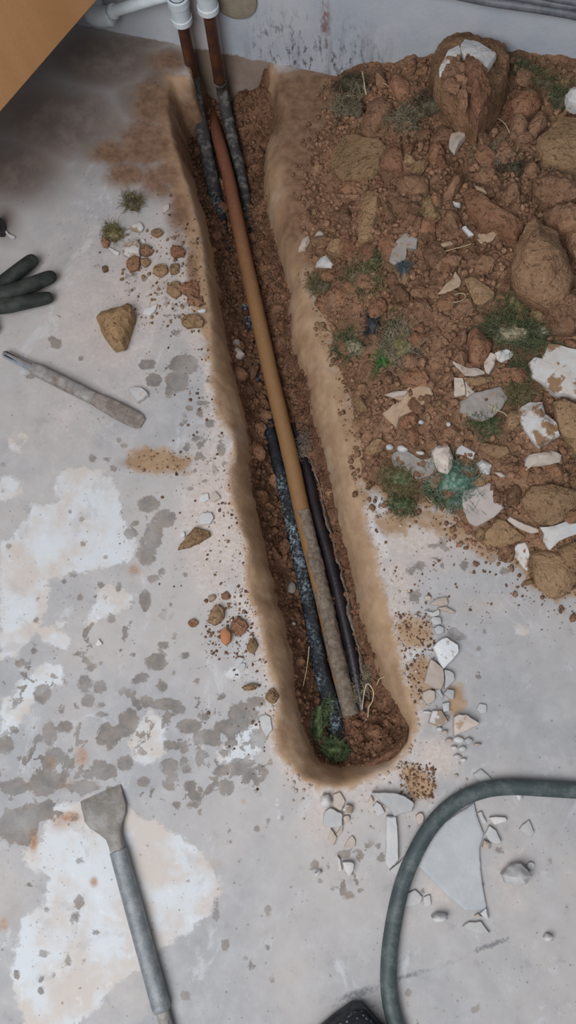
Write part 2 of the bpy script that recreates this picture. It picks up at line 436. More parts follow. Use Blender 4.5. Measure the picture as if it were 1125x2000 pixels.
# ---- floor stain data, in photograph pixels: x, y, rx, ry
SPOTS = [(180,895,9,8),(210,897,6,5),(222,915,8,6),(242,870,6,5),(290,985,22,17),(322,1012,22,18),(300,1045,18,30),(285,1085,20,20),(255,1042,15,12),(288,712,17,11),(300,742,16,14),(360,712,30,20),(346,745,24,22),(330,765,8,14),(370,797,8,7),(390,807,7,9),(395,787,14,5),(410,827,10,9),(355,829,6,4),(385,857,10,6),(392,868,8,7),(365,873,7,9),(432,878,9,14),(370,955,6,5),(162,1062,5,7),(205,1089,5,5),(160,1015,6,6),
(142,1120,8,7),(197,1142,7,7),(157,1167,7,7),(74,1170,4,4),(187,1165,4,4),(125,1135,5,5),(205,135+1032,5,5),(232,1147,6,11),(317,1117,8,7),(300,1130,15,8),(284,1172,12,22),(362,1122,5,5),(320,1193,4,4),(332,1181,4,4),(362,1280,10,7),(320,1260,11,8),(342,1242,6,6),(305,1292,23,17),(277,1323,15,10),(264,1332,8,6),(316,1340,10,13),(260,1278,4,5),(385,1331,7,5),(165,1335,13,18),(195,1342,14,14),(172,1369,15,14),(178,1302,11,9),(168,1290,7,9),(152,1277,9,6),(38,1295,10,9),(57,1305,5,5),(67,1272,6,6),(105,1320,7,6),(127,1332,4,6),(82,1355,17,19),(92,1343,7,6),(120,1386,7,7),(198,1377,8,6),(200,1395,12,6),(127,1420,17,12),(97,1432,14,26),(10,1455,17,20),(28,1425,9,8),(208,1425,14,14),(200,1445,14,14),(214,1452,8,14),(107,1478,20,18),(98,1495,12,16),(195,1498,20,14),(245,1490,16,16),(285,1370,15,12),(325,1375,30,12),(252,1408,20,26),(240,1428,14,14),(350,1385,15,10),(370,1418,24,16),(400,1440,24,16),(360,1460,9,14),(330,1455,14,10),(445,1420,30,15),(475,1395,30,24),(440,1470,12,8),(465,1490,20,10),(330,1492,18,12),(400,1400,10,8),(505,1440,18,20),(500,1370,20,10),(420,1452,16,7),
(25,1618,34,26),(65,1588,34,17),(30,1537,34,13),(85,1530,28,26),(165,1537,30,13),(205,1507,24,18),(332,1499,16,18),(365,1502,12,9),(372,1535,14,11),(280,1527,15,11),(442,1537,16,18),(435,1505,18,13),(480,1490,20,10),(500,1525,9,11),(480,1522,9,11),(377,1572,12,8),(345,1572,9,7),(390,1545,6,10),(449,1622,4,5),(448,1647,5,5),(468,1682,4,4),(524,1605,5,5),(524,1777,7,11),(440,1845,9,13),(422,1785,8,13),(423,1760,4,8),(362,1945,9,11),(492,1887,6,10),(532,1912,5,9),(132,1876,8,10),(32,1905,7,10),(145,1793,10,10),(155,1762,11,16),(155,1682,7,7),(57,1730,5,5),(187,1820,7,6),(92,1777,6,5),(321,1807,3,3),(85,1862,12,8),(157,1930,4,6),(79,1912,6,8),(105,1906,4,4),
(882,1047,9,7),(865,1062,10,10),(844,1067,10,5),(872,1073,6,5),(820,1105,12,9),(802,1115,10,7),(852,1090,7,5),(907,1104,9,10),(985,1114,11,7),(810,1165,12,14),(1097,1191,7,5),(962,1090,11,8),(922,1118,4,3),(1035,1136,10,5),(945,1235,6,5),(935,1266,4,4),(935,1322,4,4),(934,1303,2,2),(900,1245,10,8),(885,1235,12,10),
(110,670,12,11),(103,662,9,6),(158,700,6,5),(115,618,5,3),(188,519,5,3),(205,525,6,6),(326,616,7,4),(350,617,8,4),(324,583,6,4),(308,575,4,3),(250,541,6,5),(262,537,6,6),(284,545,6,5),(294,605,4,3),(345,650,10,6),(368,1720,4,3),(690,1663,6,5),(703,1670,8,13),(672,1668,14,9),(745,1675,8,10),(614,1690,10,11),(670,1735,7,18),(682,1748,12,8),(651,1735,7,5),(705,1738,6,5),(625,1722,5,5),(975,1662,10,7),(860,1585,14,5),
(60,735,12,5),(340,885,4,3),(440,760,14,4),(412,745,12,5),(440,905,6,4),(405,905,5,3),(380,920,8,4),(400,940,6,4)]
MUDS = [[(520,160),(560,140),(660,150),(650,240),(625,300),(600,400),(605,500),(600,560),(640,650),(690,800),(712,900),(690,945),(722,960),(712,985),(690,1000),(640,900),(560,600),(530,400)],
 [(328,150),(318,200),(310,260),(318,310),(335,360),(352,410),(368,470),(376,540),(380,600),(396,640),(408,700),(418,640),(408,560),(398,480),(384,400),(366,350),(344,260)],
 [(250,900),(262,882),(285,876),(330,885),(352,892),(372,898),(358,915),(362,925),(330,918),(300,922),(268,916)],
 [(760,1008),(800,1000),(790,1040),(755,1040),(738,1020)],
 [(850,1030),(905,1025),(940,1060),(960,1090),(940,1085),(910,1062),(870,1040),(848,1038)],
 [(775,1220),(800,1205),(838,1215),(840,1235),(828,1258),(800,1260),(782,1250)],
 [(800,1300),(822,1285),(836,1295),(830,1330),(838,1345),(825,1375),(806,1360)],
 [(790,1500),(812,1498),(848,1530),(842,1555),(810,1560),(795,1540)],
 [(880,1345),(898,1340),(905,1370),(895,1395),(880,1392)],
 [(765,1008),(772,990),(812,992),(850,1000),(880,1015),(860,1035),(838,1032)]]
WHITES = [[(452,850),(441,872),(446,915),(440,960),(452,1000),(474,1070),(472,1120),(479,1165),(506,1240),(520,1266),(529,1266),(516,1233),(501,1190),(490,1160),(486,1120),(488,1070),(471,1020),(453,950),(455,915),(466,880)],[(405,690),(398,740),(410,800),(420,815),(416,760),(413,690)],[(470,1160),(440,1150),(452,1175),(480,1200),(500,1235),(492,1195)],[(0,1285),(28,1282),(60,1255),(82,1215),(92,1180),(95,1130),(140,1125),(190,1112),(232,1105),(262,1085),(268,1050),(240,1010),(235,970),(215,935),(190,916),(165,911),(120,918),(105,950),(118,985),(60,985),(45,1020),(0,1062)],
 [(0,931),(20,927),(42,942),(40,960),(20,973),(0,977)], [(15,852),(22,862),(42,868),(40,885),(22,880),(18,868)], [(40,848),(52,844),(58,853),(48,861)],
 [(265,1490),(254,1450),(265,1415),(295,1390),(320,1405),(325,1440),(312,1478),(285,1498)],
 [(100,1575),(150,1565),(205,1545),(270,1590),(330,1620),(372,1645),(410,1690),(432,1720),(420,1765),(400,1800),(350,1830),(312,1862),(270,1895),(225,1925),(205,1955),(140,2010),(50,2010),(20,1900),(38,1830),(40,1795),(85,1770),(95,1710),(48,1690),(44,1660),(80,1640)],
 [(185,1165),(200,1146),(222,1146),(266,1160),(258,1180),(215,1206),(170,1215),(175,1195)],
 [(0,1450),(0,1380),(40,1330),(95,1295),(125,1300),(118,1330),(70,1365),(45,1400),(20,1440)],
 [(678,950),(690,945),(702,965),(714,975),(704,986),(690,980)], [(712,1012),(722,985),(745,962),(752,985),(760,1005),(742,1000),(722,1018)],
 [(712,1020),(730,1015),(742,1040),(760,1060),(762,1090),(742,1085),(725,1060)],
 [(760,1268),(822,1262),(828,1272),(810,1290),(770,1298)],
 [(350,455),(362,435),(367,450),(362,462)], [(1005,1225),(1025,1222),(1028,1240),(1010,1248)], [(60,1225),(95,1220),(140,1240),(130,1270),(90,1260)], [(110,1210),(130,1215),(128,1225),(112,1230)], [(440,1320),(475,1280),(485,1300),(470,1330)], [(420,1470),(470,1430),(520,1400),(530,1440),(500,1480),(440,1500)],[(540,1560),(552,1580),(545,1595)]]
PALE = [(230,620,190,260,.55),(120,800,140,150,.4),(400,620,60,140,.7),(300,480,90,80,.5),(420,1000,80,190,0.9),(440,800,60,110,0.8),(380,560,55,90,0.8),(300,560,110,130,0.6),(350,900,80,80,0.3),(820,1050,110,70,0.8),(770,1180,50,80,0.7),(850,1480,60,60,0.8),(760,1560,120,40,0.6),(640,1590,60,80,0.6),(780,1130,40,70,0.8),(940,1180,90,40,0.4),(1000,1700,60,120,0.45),(860,1740,60,40,0.5)]
RUST = [(100,1487,11,16,.8),(160,1478,16,24,.6),(110,1605,26,30,.5),(65,1640,10,26,.8),(135,1595,24,12,.7),(183,1722,9,12,.8),(262,1113,14,13,.7),(8,1805,14,20,.5),(125,1530,26,20,.45),(475,1565,7,8,.4),(60,1530,30,14,.3),(25,1780,40,60,.25),(420,1690,26,20,.3),(10,1200,16,40,.2)]
GRIME_SHADE = [(215,120,130,70,1.15),(130,240,150,95,1.1),(40,330,120,90,.95),(260,190,60,70,.9),(300,150,50,40,.9),(330,110,40,30,1.0),(250,85,120,22,1.0),(10,430,40,60,.7),(150,330,90,50,.5),(250,300,60,60,.7)]  # brown floor dirt, strengthened and widened to paint in the cabinet's shadow
DIRT = [(300,200,40,60,1),(285,280,60,60,1),(220,300,50,30,.9),(250,340,60,35,.8),(310,350,50,50,.9),(350,420,30,60,.8),(375,520,16,60,.7),(330,560,50,20,.4),(620,190,90,70,1.2),(590,260,60,90,1.2),(590,340,40,60,1.1),(580,420,40,60,1.0),(610,480,40,60,.8),(560,200,40,60,1.2),(480,130,50,20,1.0),(330,120,60,30,.7),(390,130,30,20,1.),(380,190,60,30,1.2),(350,260,20,60,1.),(440,110,1,1,0),(250,905,40,18,.4),(340,905,40,16,.3)]
DAMPP = [[(0,1590),(30,1575),(60,1570),(90,1560),(120,1565),(105,1590),(85,1600),(60,1640),(30,1648),(0,1640)],[(0,1525),(50,1520),(90,1495),(120,1500),(135,1525),(180,1540),(160,1555),(120,1550),(80,1545),(40,1550),(0,1555)]]
BLOT = [(430,1470,150,75,1.),(110,1510,150,75,1.),(90,1340,130,55,.7),(350,1545,110,50,.9),(400,1395,110,40,.9),(480,1420,60,60,1.),(260,1400,60,60,.7),(280,1020,60,80,.6),(350,730,70,60,.6),(400,860,60,70,.7),(60,1600,100,50,1.),(300,560,110,70,.5),(150,1440,150,40,.8),(700,1690,60,50,.8),(850,1080,60,40,.7),(200,1250,200,120,.45)]
SCUFF = [(700,1940,60,13,-18,.8),(800,1905,70,9,-16,.7),(740,1960,50,8,-18,.6),(960,1845,60,9,-20,.8),(880,1880,70,12,-20,.5),(660,1962,50,10,-18,.5)]

X = axis(-0.98, 0.46, 0.0035, -2.0, 1.8); Y = axis(-0.54, 1.10, 0.0035, -1.8, 1.10)
Y = Y[Y <= 1.1001]; Y = np.r_[Y, 1.11, 1.125]
P, F = grid_mesh(X, Y)
P3 = np.column_stack([P, np.zeros(len(P))])
def local_sd(polys, base=-0.05):
    r = np.full(len(P), base)
    for q in polys:
        V = poly(q); lo = V.min(0) - 0.03; hi = V.max(0) + 0.03
        m = ((P >= lo) & (P <= hi)).all(1)
        if m.any(): r[m] = np.maximum(r[m], np.maximum(sd_poly(P[m], V), base))
    return r
def gauss(lst, ang=False):
    r = np.zeros(len(P))
    for q in lst:
        px, py, rx, ry = q[:4]; st = q[-1]; a = math.radians(q[4]) if ang else 0
        c = W(px, py)[:2]; ux = W(px + rx * math.cos(a), py + rx * math.sin(a))[:2] - c; uy = W(px - ry * math.sin(a), py + ry * math.cos(a))[:2] - c
        m = np.abs(P - c).max(1) < 2.2 * max(np.linalg.norm(ux), np.linalg.norm(uy))
        B = np.linalg.inv(np.column_stack([ux, uy])); w = (P[m] - c) @ B.T
        r[m] = np.maximum(r[m], st * np.exp(-(w * w).sum(1)))
    return r
d_out = sd_poly(P, POUT); d_in = sd_poly(P, PIN)
mud = np.maximum(np.clip(d_out + 0.001, -0.05, 0.05), local_sd(MUDS))
hd = heap_d(P); mud = np.maximum(mud, np.clip(hd + 0.004, -0.05, 0.05))
white = local_sd(WHITES)
damp = np.full(len(P), -0.03)
for px, py, rx, ry in SPOTS:
    c = W(px, py)[:2]; ux = W(px + rx, py)[:2] - c; uy = W(px, py + ry)[:2] - c; R = math.sqrt(np.linalg.norm(ux) * np.linalg.norm(uy))
    m = np.abs(P - c).max(1) < 3 * max(np.linalg.norm(ux), np.linalg.norm(uy)) + 0.02
    w = (P[m] - c) @ np.linalg.inv(np.column_stack([ux, uy])).T
    damp[m] = np.maximum(damp[m], (1 - np.sqrt((w * w).sum(1))) * R)
pale = np.maximum(gauss(PALE), 0.9 * np.exp(-np.maximum(-d_out, 0) / 0.02))
damp = np.maximum(damp, np.minimum(local_sd(DAMPP, -0.03), 0.01) + 0.016 * fbm(P3 * 60, 3, 71) - 0.003); dirt = gauss(DIRT); blot = gauss(BLOT)
rust = gauss(RUST); grime_shade = gauss(GRIME_SHADE); scuff = gauss(SCUFF, True)
tt = np.clip(d_out / np.maximum(d_out + np.maximum(-d_in, 0), 1e-5), 0, 1)
z = np.where(d_out > 0, -0.036 * (tt ** 1.5), 0)
z = np.where(d_in > 0, -0.036 - d_in * 6.0, z)
z = np.maximum(z, -0.24)
z = z + sstep(0.002, 0.012, d_out) * sstep(0.02, -0.002, d_in) * (0.004 * fbm(P3 * 40, 3, 41) + 0.0015 * fbm(P3 * 150, 2, 42))
z = z + 0.0008 * fbm(P3 * 25, 3, 43) * (d_out < 0) + 0.0012 * sstep(0, 0.004, mud) * fbm(P3 * 120, 2, 44) * (d_out < 0)
V = np.column_stack([P, z])
V, F, at = compact(V, F, d_in < 0.03, dict(mud=mud, white=white, damp=damp, pale=pale, rust=rust, grime_shade=grime_shade, scuff=scuff, dirt=dirt, blot=blot))

def floor_mat():
    s = NT('concrete_floor'); v = s.tc.outputs['Object']
    n1 = s.noise(3.2, 5, 0.6, v); n2 = s.noise(28, 5, 0.65, v); n3 = s.noise(160, 3, 0.7, v)
    edge = s.math('ADD', s.math('MULTIPLY', s.math('SUBTRACT', s.noise(70, 5, 0.7, v, 0.6), 0.5), 0.03), s.math('MULTIPLY', s.math('SUBTRACT', n2, 0.5), 0.02))
    small = s.math('MULTIPLY', s.math('SUBTRACT', s.noise(130, 4, 0.65, v, 0.4), 0.5), 0.016)
    c = s.mix(s.ramp(n1, 0.38, 0.62), (0.345, 0.335, 0.335), (0.42, 0.385, 0.365))
    c = s.mix(s.ramp(n2, 0.4, 0.75, 0, 0.55), c, (0.48, 0.46, 0.45))
    c = s.mix(s.ramp(s.noise(7, 6, .7, v, .5), 0.52, 0.70, 0, .55), c, (0.47, 0.42, 0.385))
    c = s.mix(s.ramp(s.noise(11, 6, .75, s.scale(v, (1.3, .8, 1)), .8), 0.55, 0.68, 0, .6), c, (0.54, 0.535, 0.54))
    c = s.mix(s.ramp(n2, 0.28, 0.42, 0.5, 0), c, (0.28, 0.27, 0.27))
    # white plaster skins
    wm = s.ramp(s.math('ADD', s.attr('white'), edge), -0.0035, 0.0035)
    wc = s.mix(s.ramp(s.noise(14, 4, 0.6, v), 0.4, 0.62), (0.58, 0.59, 0.60), (0.53, 0.465, 0.415))
    wc = s.mix(s.ramp(s.noise(45, 4, 0.7, v), 0.56, 0.75, 0, .5), wc, (0.72, 0.73, 0.74))
    wc = s.mix(s.ramp(s.noise(20, 6, .7, v, .6), 0.53, 0.68, 0, .6), wc, (0.43, 0.405, 0.39))
    c = s.mix(s.math('MULTIPLY', wm, 0.92), c, wc)
    # pinkish dust near the trench
    pm = s.ramp(s.math('MULTIPLY', s.attr('pale'), s.math('ADD', 0.45, n2)), 0.1, 0.8)
    c = s.mix(s.math('MULTIPLY', pm, 0.75), c, s.mix(s.ramp(n3, 0.4, 0.7), (0.54, 0.43, 0.36), (0.64, 0.55, 0.50)))
    # rust, then brown dirt with the cabinet's shade painted in
    rm = s.ramp(s.math('MULTIPLY', s.attr('rust'), s.math('ADD', 0.3, s.math('MULTIPLY', n2, 1.4))), 0.1, 0.7)
    c = s.mix(s.math('MULTIPLY', rm, 0.8), c, s.mix(s.ramp(n3, 0.35, 0.65), (0.28, 0.115, 0.05), (0.42, 0.25, 0.14)))
    gm = s.ramp(s.math('MULTIPLY', s.attr('grime_shade'), s.math('ADD', 0.35, n2)), 0.12, 0.75)
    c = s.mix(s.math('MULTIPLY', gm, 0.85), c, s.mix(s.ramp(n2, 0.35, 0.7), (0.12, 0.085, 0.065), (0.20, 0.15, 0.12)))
    dn = s.ramp(s.math('MULTIPLY', s.attr('dirt'), s.math('ADD', 0.25, s.math('MULTIPLY', n2, 1.3))), 0.12, 0.7)
    dc = s.mix(s.ramp(s.noise(60, 5, .7, v), 0.3, 0.7), (0.125, 0.066, 0.038), (0.245, 0.14, 0.085))
    c = s.mix(s.math('MULTIPLY', dn, 0.95), c, dc)
    # damp spots with small satellites
    vo = s.voro(17, s.scale(v, (1, 1, 1))); vo2 = s.voro(48, v)
    reg = s.ramp(s.noise(2.3, 3, 0.5, v), 0.42, 0.58)
    sat = s.math('MULTIPLY', s.ramp(s.math('ADD', vo, s.math('MULTIPLY', small, 8)), 0.06, 0.10, 1, 0), reg)
    sat2 = s.math('MULTIPLY', s.ramp(s.math('ADD', vo2, s.math('MULTIPLY', small, 6)), 0.055, 0.1, 1, 0), 0.7)
    dm = s.ramp(s.math('ADD', s.attr('damp'), small), -0.0012, 0.0018)
    bn = s.math('ADD', s.math('MULTIPLY', s.noise(33, 5, 0.62, s.scale(v, (1.2, 1, 1)), 0.3), 1.0), s.math('MULTIPLY', s.attr('blot'), 0.16))
    bm = s.math('MULTIPLY', s.ramp(bn, 0.655, 0.685), s.ramp(s.attr('blot'), 0.15, 0.4))
    fine = s.math('MULTIPLY', s.ramp(s.voro(130, v), 0.10, 0.17, 1, 0), s.ramp(s.noise(9, 3, .6, v), 0.46, 0.6, 0, .75))
    dm = s.math('MAXIMUM', s.math('MAXIMUM', dm, bm), s.math('MAXIMUM', sat, s.math('MAXIMUM', fine, sat2)))
    dk = s.math('MULTIPLY', dm, s.ramp(s.noise(16, 4, .6, v), 0.3, 0.6, 0.5, 0.82))
    c = s.mix(dk, c, s.mix(s.ramp(s.noise(45, 4, .7, v), 0.35, 0.65), (0.135, 0.12, 0.108), (0.23, 0.185, 0.15)))
    sm = s.ramp(s.math('MULTIPLY', s.attr('scuff'), n3), 0.18, 0.42)
    c = s.mix(s.math('MULTIPLY', sm, 0.7), c, (0.12, 0.12, 0.13))
    # mud coat
    mm = s.ramp(s.math('ADD', s.attr('mud'), edge), -0.010, 0.004)
    mc = s.mix(s.ramp(n2, 0.3, 0.7), (0.30, 0.178, 0.10), (0.40, 0.26, 0.155))
    mc = s.mix(s.ramp(n3, 0.55, 0.8, 0, .8), mc, (0.42, 0.29, 0.19))
    mc = s.mix(s.ramp(s.noise(16, 4, .6, v), 0.52, 0.7, 0, .6), mc, (0.44, 0.33, 0.25))
    mc = s.mix(s.math('MULTIPLY', dn, 0.9), mc, dc)
    c = s.mix(s.math('MULTIPLY', mm, 0.96), c, mc)
    h = s.math('ADD', s.math('MULTIPLY', n3, 0.4), s.math('ADD', s.math('MULTIPLY', wm, 0.6), s.math('MULTIPLY', mm, s.noise(90, 4, 0.7, v))))
    return s.done(c, 0.85, h, 0.35, 0.002, spec=0.2)
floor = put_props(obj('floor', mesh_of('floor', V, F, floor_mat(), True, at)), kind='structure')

# trench bed
lo = POUT.min(0); hi = POUT.max(0)
P, F = grid_mesh(np.arange(lo[0] - .005, hi[0] + .005, 0.0028), np.arange(lo[1] - .005, 1.12, 0.0028))
do = sd_poly(P, POUT); di = sd_poly(P, PIN)
V = np.column_stack([P, bed_h(P)]); V, F, at = compact(V, F, (do > 0.006) & (di > -0.03), {})
put_props(obj('trench_soil', mesh_of('trench_soil', V, F, SOILT)), 'loose red-brown soil lining the bottom of the trench', 'soil', None, 'stuff')
# heap
P, F = grid_mesh(np.arange(-0.32, 0.72, 0.004), np.arange(0.12, 1.108, 0.004))
V = np.column_stack([P, heap_h(P)]); V, F, at = compact(V, F, heap_d(P) > -0.02, {})
put_props(obj('soil_heap', mesh_of('soil_heap', V, F, SOIL)), 'big heap of dug brown soil piled against the white wall', 'soil', None, 'stuff')

# ------------------------------------------------------------------ wall
def wall_mat():
    s = NT('painted_wall'); v = s.tc.outputs['Object']
    z = s.n('ShaderNodeSeparateXYZ'); s.put(z.inputs[0], v)
    n = s.noise(9, 5, 0.6, v); st = s.noise(34, 5, 0.7, s.scale(v, (1, 1, 0.16))); st2 = s.noise(120, 4, 0.7, s.scale(v, (1, 1, 0.35)))
    c = s.mix(s.ramp(n, 0.35, 0.65), (0.40, 0.425, 0.465), (0.47, 0.48, 0.505))
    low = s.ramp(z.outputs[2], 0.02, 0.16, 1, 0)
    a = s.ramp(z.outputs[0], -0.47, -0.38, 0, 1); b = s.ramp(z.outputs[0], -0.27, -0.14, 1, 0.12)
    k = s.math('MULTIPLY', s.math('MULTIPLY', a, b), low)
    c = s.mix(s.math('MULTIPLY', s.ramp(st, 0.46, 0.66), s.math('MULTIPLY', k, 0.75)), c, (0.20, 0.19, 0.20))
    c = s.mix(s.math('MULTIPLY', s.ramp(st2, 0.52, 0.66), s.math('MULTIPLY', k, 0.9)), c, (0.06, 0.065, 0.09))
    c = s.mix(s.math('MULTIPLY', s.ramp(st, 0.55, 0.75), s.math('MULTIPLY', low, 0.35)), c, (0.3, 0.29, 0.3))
    # rusty dribble
    dx = s.math('ABSOLUTE', s.math('ADD', z.outputs[0], 0.296)); rb = s.math('MULTIPLY', s.ramp(dx, 0.002, 0.012, 1, 0), s.ramp(z.outputs[2], 0.05, 0.09, 0, 1))
    c = s.mix(s.math('MULTIPLY', rb, s.ramp(st2, 0.4, 0.6, 0, .8)), c, (0.22, 0.10, 0.08))
    # warm bloom beside the pipes
    wb = s.math('MULTIPLY', s.ramp(s.math('ABSOLUTE', s.math('ADD', z.outputs[0], 0.52)), 0.02, 0.05, 1, 0), 0.5)
    c = s.mix(wb, c, (0.56, 0.43, 0.38))
    bare = s.ramp(s.math('ADD', z.outputs[2], s.math('MULTIPLY', s.math('SUBTRACT', s.noise(40, 5, 0.7, v), 0.5), 0.02)), -0.002, 0.002, 1, 0)
    c = s.mix(bare, c, s.mix(s.ramp(n, 0.4, 0.6), (0.22, 0.16, 0.12), (0.30, 0.23, 0.19)))
    return s.done(c, 0.75, s.math('ADD', s.noise(120, 4, 0.6, v), n), 0.25, 0.002, spec=0.25)
bv, bf = [], []
wx = np.arange(-1.9, 1.81, 0.02); wz = np.r_[-0.30, np.arange(-0.2, 0.5, 0.02), np.arange(0.5, 2.41, 0.1)]
gp, gf = grid_mesh(wx, wz)
fr = np.column_stack([gp[:, 0], WALL_Y - 0.002 + 0.0025 * fbm(np.column_stack([gp * 9, gp[:, :1] * 0]), 3, 51), gp[:, 1]])
bk = np.column_stack([gp[:, 0], np.full(len(gp), WALL_Y + 0.14), gp[:, 1]])
nV = len(fr); nx, nz = len(wx), len(wz)
rim = [i for i in range(nx)] + [nx * j + nx - 1 for j in range(1, nz)] + [nx * (nz - 1) + i for i in range(nx - 2, -1, -1)] + [nx * j for j in range(nz - 2, 0, -1)]
wf = [tuple(q) for q in gf] + [tuple(q[::-1] + nV) for q in gf] + [(rim[(i + 1) % len(rim)], rim[i], rim[i] + nV, rim[(i + 1) % len(rim)] + nV) for i in range(len(rim))]
put_props(obj('wall_back', mesh_of('wall_back', np.vstack([fr, bk]), wf, wall_mat(), True, None, 40)), kind='structure')

# ------------------------------------------------------------------ pipes
def speckle_mat(name, base, spots, sc, lo, hi, rough=0.5, bump=0.6, second=None, patch=0):
    s = NT(name); v = s.n('ShaderNodeNewGeometry').outputs['Position']
    n = s.noise(sc, 5, 0.7, v); k = s.ramp(n, lo, hi)
    if patch: k = s.math('MULTIPLY', k, s.ramp(s.noise(patch, 3, .6, v), 0.40, 0.66))
    c = s.mix(k, base, spots)
    if second: c = s.mix(s.ramp(s.noise(22, 3, 0.6, v), 0.52, 0.68), c, second)
    return s.done(c, rough, s.noise(sc * 1.6, 4, 0.7, v), bump, 0.003, spec=0.5)
def grad_pipe_mat():
    s = NT('ochre_coated_pipe'); v = s.n('ShaderNodeNewGeometry').outputs['Position']; t = s.attr('along')
    n = s.noise(30, 5, 0.65, v); n2 = s.noise(160, 4, 0.7, v)
    c = s.mix(s.ramp(s.math('ADD', t, s.math('MULTIPLY', n, 0.16)), 0.24, 0.56), (0.17, 0.062, 0.034), (0.235, 0.122, 0.05))
    c = s.mix(s.ramp(n2, 0.5, 0.8, 0, 0.4), c, (0.30, 0.185, 0.10))
    c = s.mix(s.ramp(n, 0.58, 0.75, 0, 0.5), c, (0.22, 0.12, 0.06))
    g = s.ramp(s.math('ADD', t, s.math('MULTIPLY', s.math('SUBTRACT', n, 0.5), 0.9)), 0.76, 0.92)
    c = s.mix(g, c, s.mix(s.ramp(n2, 0.35, 0.65), (0.12, 0.088, 0.06), (0.21, 0.165, 0.125)))
    return s.done(c, 0.6, s.math('ADD', s.math('MULTIPLY', n2, s.math('ADD', 0.25, s.math('MULTIPLY', g, 1.5))), n), 0.35, 0.003, spec=0.35)
COPPER = plain_mat('painted_copper', (0.11, 0.042, 0.02), (0.06, 0.026, 0.022), 40, 0.4, 0.2, 0.2)
LAG = speckle_mat('grey_lagging', (0.035, 0.032, 0.03), (0.20, 0.185, 0.17), 70, 0.46, 0.72, 0.8)
TAR = speckle_mat('tarred_lagging', (0.008, 0.009, 0.013), (0.30, 0.38, 0.42), 190, 0.46, 0.64, 0.35, 0.9, None, 16)
BLACK = plain_mat('smooth_black_pipe', (0.009, 0.007, 0.010), (0.02, 0.013, 0.015), 50, 0.38, 0.25, spec=0.4)
SHEATH = speckle_mat('torn_sheath', (0.11, 0.08, 0.055), (0.21, 0.165, 0.125), 110, 0.35, 0.65, 0.9)
WPLAST = plain_mat('white_plastic', (0.52, 0.58, 0.60), (0.62, 0.66, 0.68), 30, 0.5, 0.15)
OCHRE = grad_pipe_mat()
def zpath(pts, zs): return np.array([W(a, b, zz) for (a, b), zz in zip(pts, zs)])
def pipe_part(name, path, rad, mat, parent, amp=0.0, nscale=60, seed=1, sides=18, step=0.004, arc=None, ragged=0, flat=1.0, sharp=None, label=None, thick=False):
    P = spline(path, step); n = len(P)
    r = rad(np.linspace(0, 1, n)) if callable(rad) else rad
    V, Fc, t = tube(P, r, sides, amp, nscale, seed, arc, flat, ragged)
    if thick and arc is not None:
        V2, F2, _ = tube(P, np.asarray(r) - 0.0018, sides, amp, nscale, seed, arc, flat, ragged)
        k = len(V); Fb = [tuple(i + k for i in q[::-1]) for q in F2]
        Fe = []
        for i in range(n - 1):
            for j in (0, sides - 1):
                a, b = i * sides + j, (i + 1) * sides + j; Fe.append((a, b, b + k, a + k))
        V = np.vstack([V, V2]); Fc = Fc + Fb + Fe; t = np.r_[t, t]
    loc = np.array(parent.location) if parent is not None else np.zeros(3)
    o = obj(name, mesh_of(name, V - loc, Fc, mat, True, {'along': t}, sharp), parent)
    if label: o['label'] = label
    return o
PY = WALL_Y - 0.035
riseA = [WY(357, 30, PY), WY(378, 170, PY)]; riseB = [WY(402, 10, PY), WY(431, 150, PY)]
rA, rB = riseA[0].copy(), riseB[0].copy()
rA[0] = (riseA[0][0] + riseA[1][0]) / 2; rB[0] = (riseB[0][0] + riseB[1][0]) / 2

pa = empty('heating_pipe', (rA[0], PY, 0)); put_props(pa, 'left buried pipe, copper riser turning into rough black tarred lagging speckled blue-grey', 'pipe', 'old pipes running down the trench')
pb = empty('heating_pipe', (rB[0], PY, 0)); put_props(pb, 'right buried pipe, second copper riser leading to a smooth glossy black length', 'pipe', 'old pipes running down the trench')
zb = -0.105
downA = np.array([rA[0], PY, -0.035])
pipe_part('copper_riser', [np.array([rA[0], PY, 0.62]), np.array([rA[0], PY, 0.3]), np.array([rA[0], PY, 0.1]), downA], 0.0105, COPPER, pa, label='dark copper riser')
A_up = [downA] + [W(a, b, q) for a, b, q in [(383, 190, -0.06), (392, 240, -0.09), (402, 290, -0.105), (412, 340, -0.115), (421, 385, -0.12)]]
pipe_part('lagging', A_up, 0.0125, LAG, pa, 0.0022, 90, 4, label='ragged grey lagging')
A_lo = [W(a, b, q) for a, b, q in [(421, 385, -.12), (436, 440, -.124), (458, 530, -.126), (478, 600, -.124), (494, 680, -.123), (512, 770, -.122), (526, 830, -.113), (542, 900, -.105), (566, 1000, -.104), (585, 1095, -.103), (605, 1195, -.102), (625, 1300, -.101), (648, 1385, -.103), (660, 1440, -.106), (663, 1475, -.11)]]
pipe_part('tarred_pipe', A_lo, lambda t: 0.0112 + 0.0022 * sstep(.7, 1, t), TAR, pa, 0.002, 150, 6, 22, 0.003, label='black tarred lagging with blue-grey specks')
downB = np.array([rB[0], PY, -0.03])
pipe_part('copper_riser', [np.array([rB[0], PY, 0.62]), np.array([rB[0], PY, 0.3]), np.array([rB[0], PY, 0.1]), downB], 0.0105, COPPER, pb, label='dark copper riser')
B_up = [downB] + [W(a, b, q) for a, b, q in [(434, 172, -0.055), (438, 200, -0.075), (446, 235, -0.092), (455, 275, -0.105), (468, 330, -.112), (480, 385, -0.12), (492, 450, -.126)]]
pipe_part('lagging', B_up, lambda t: 0.012 - 0.004 * t, LAG, pb, 0.0025, 90, 14, label='ragged grey lagging')
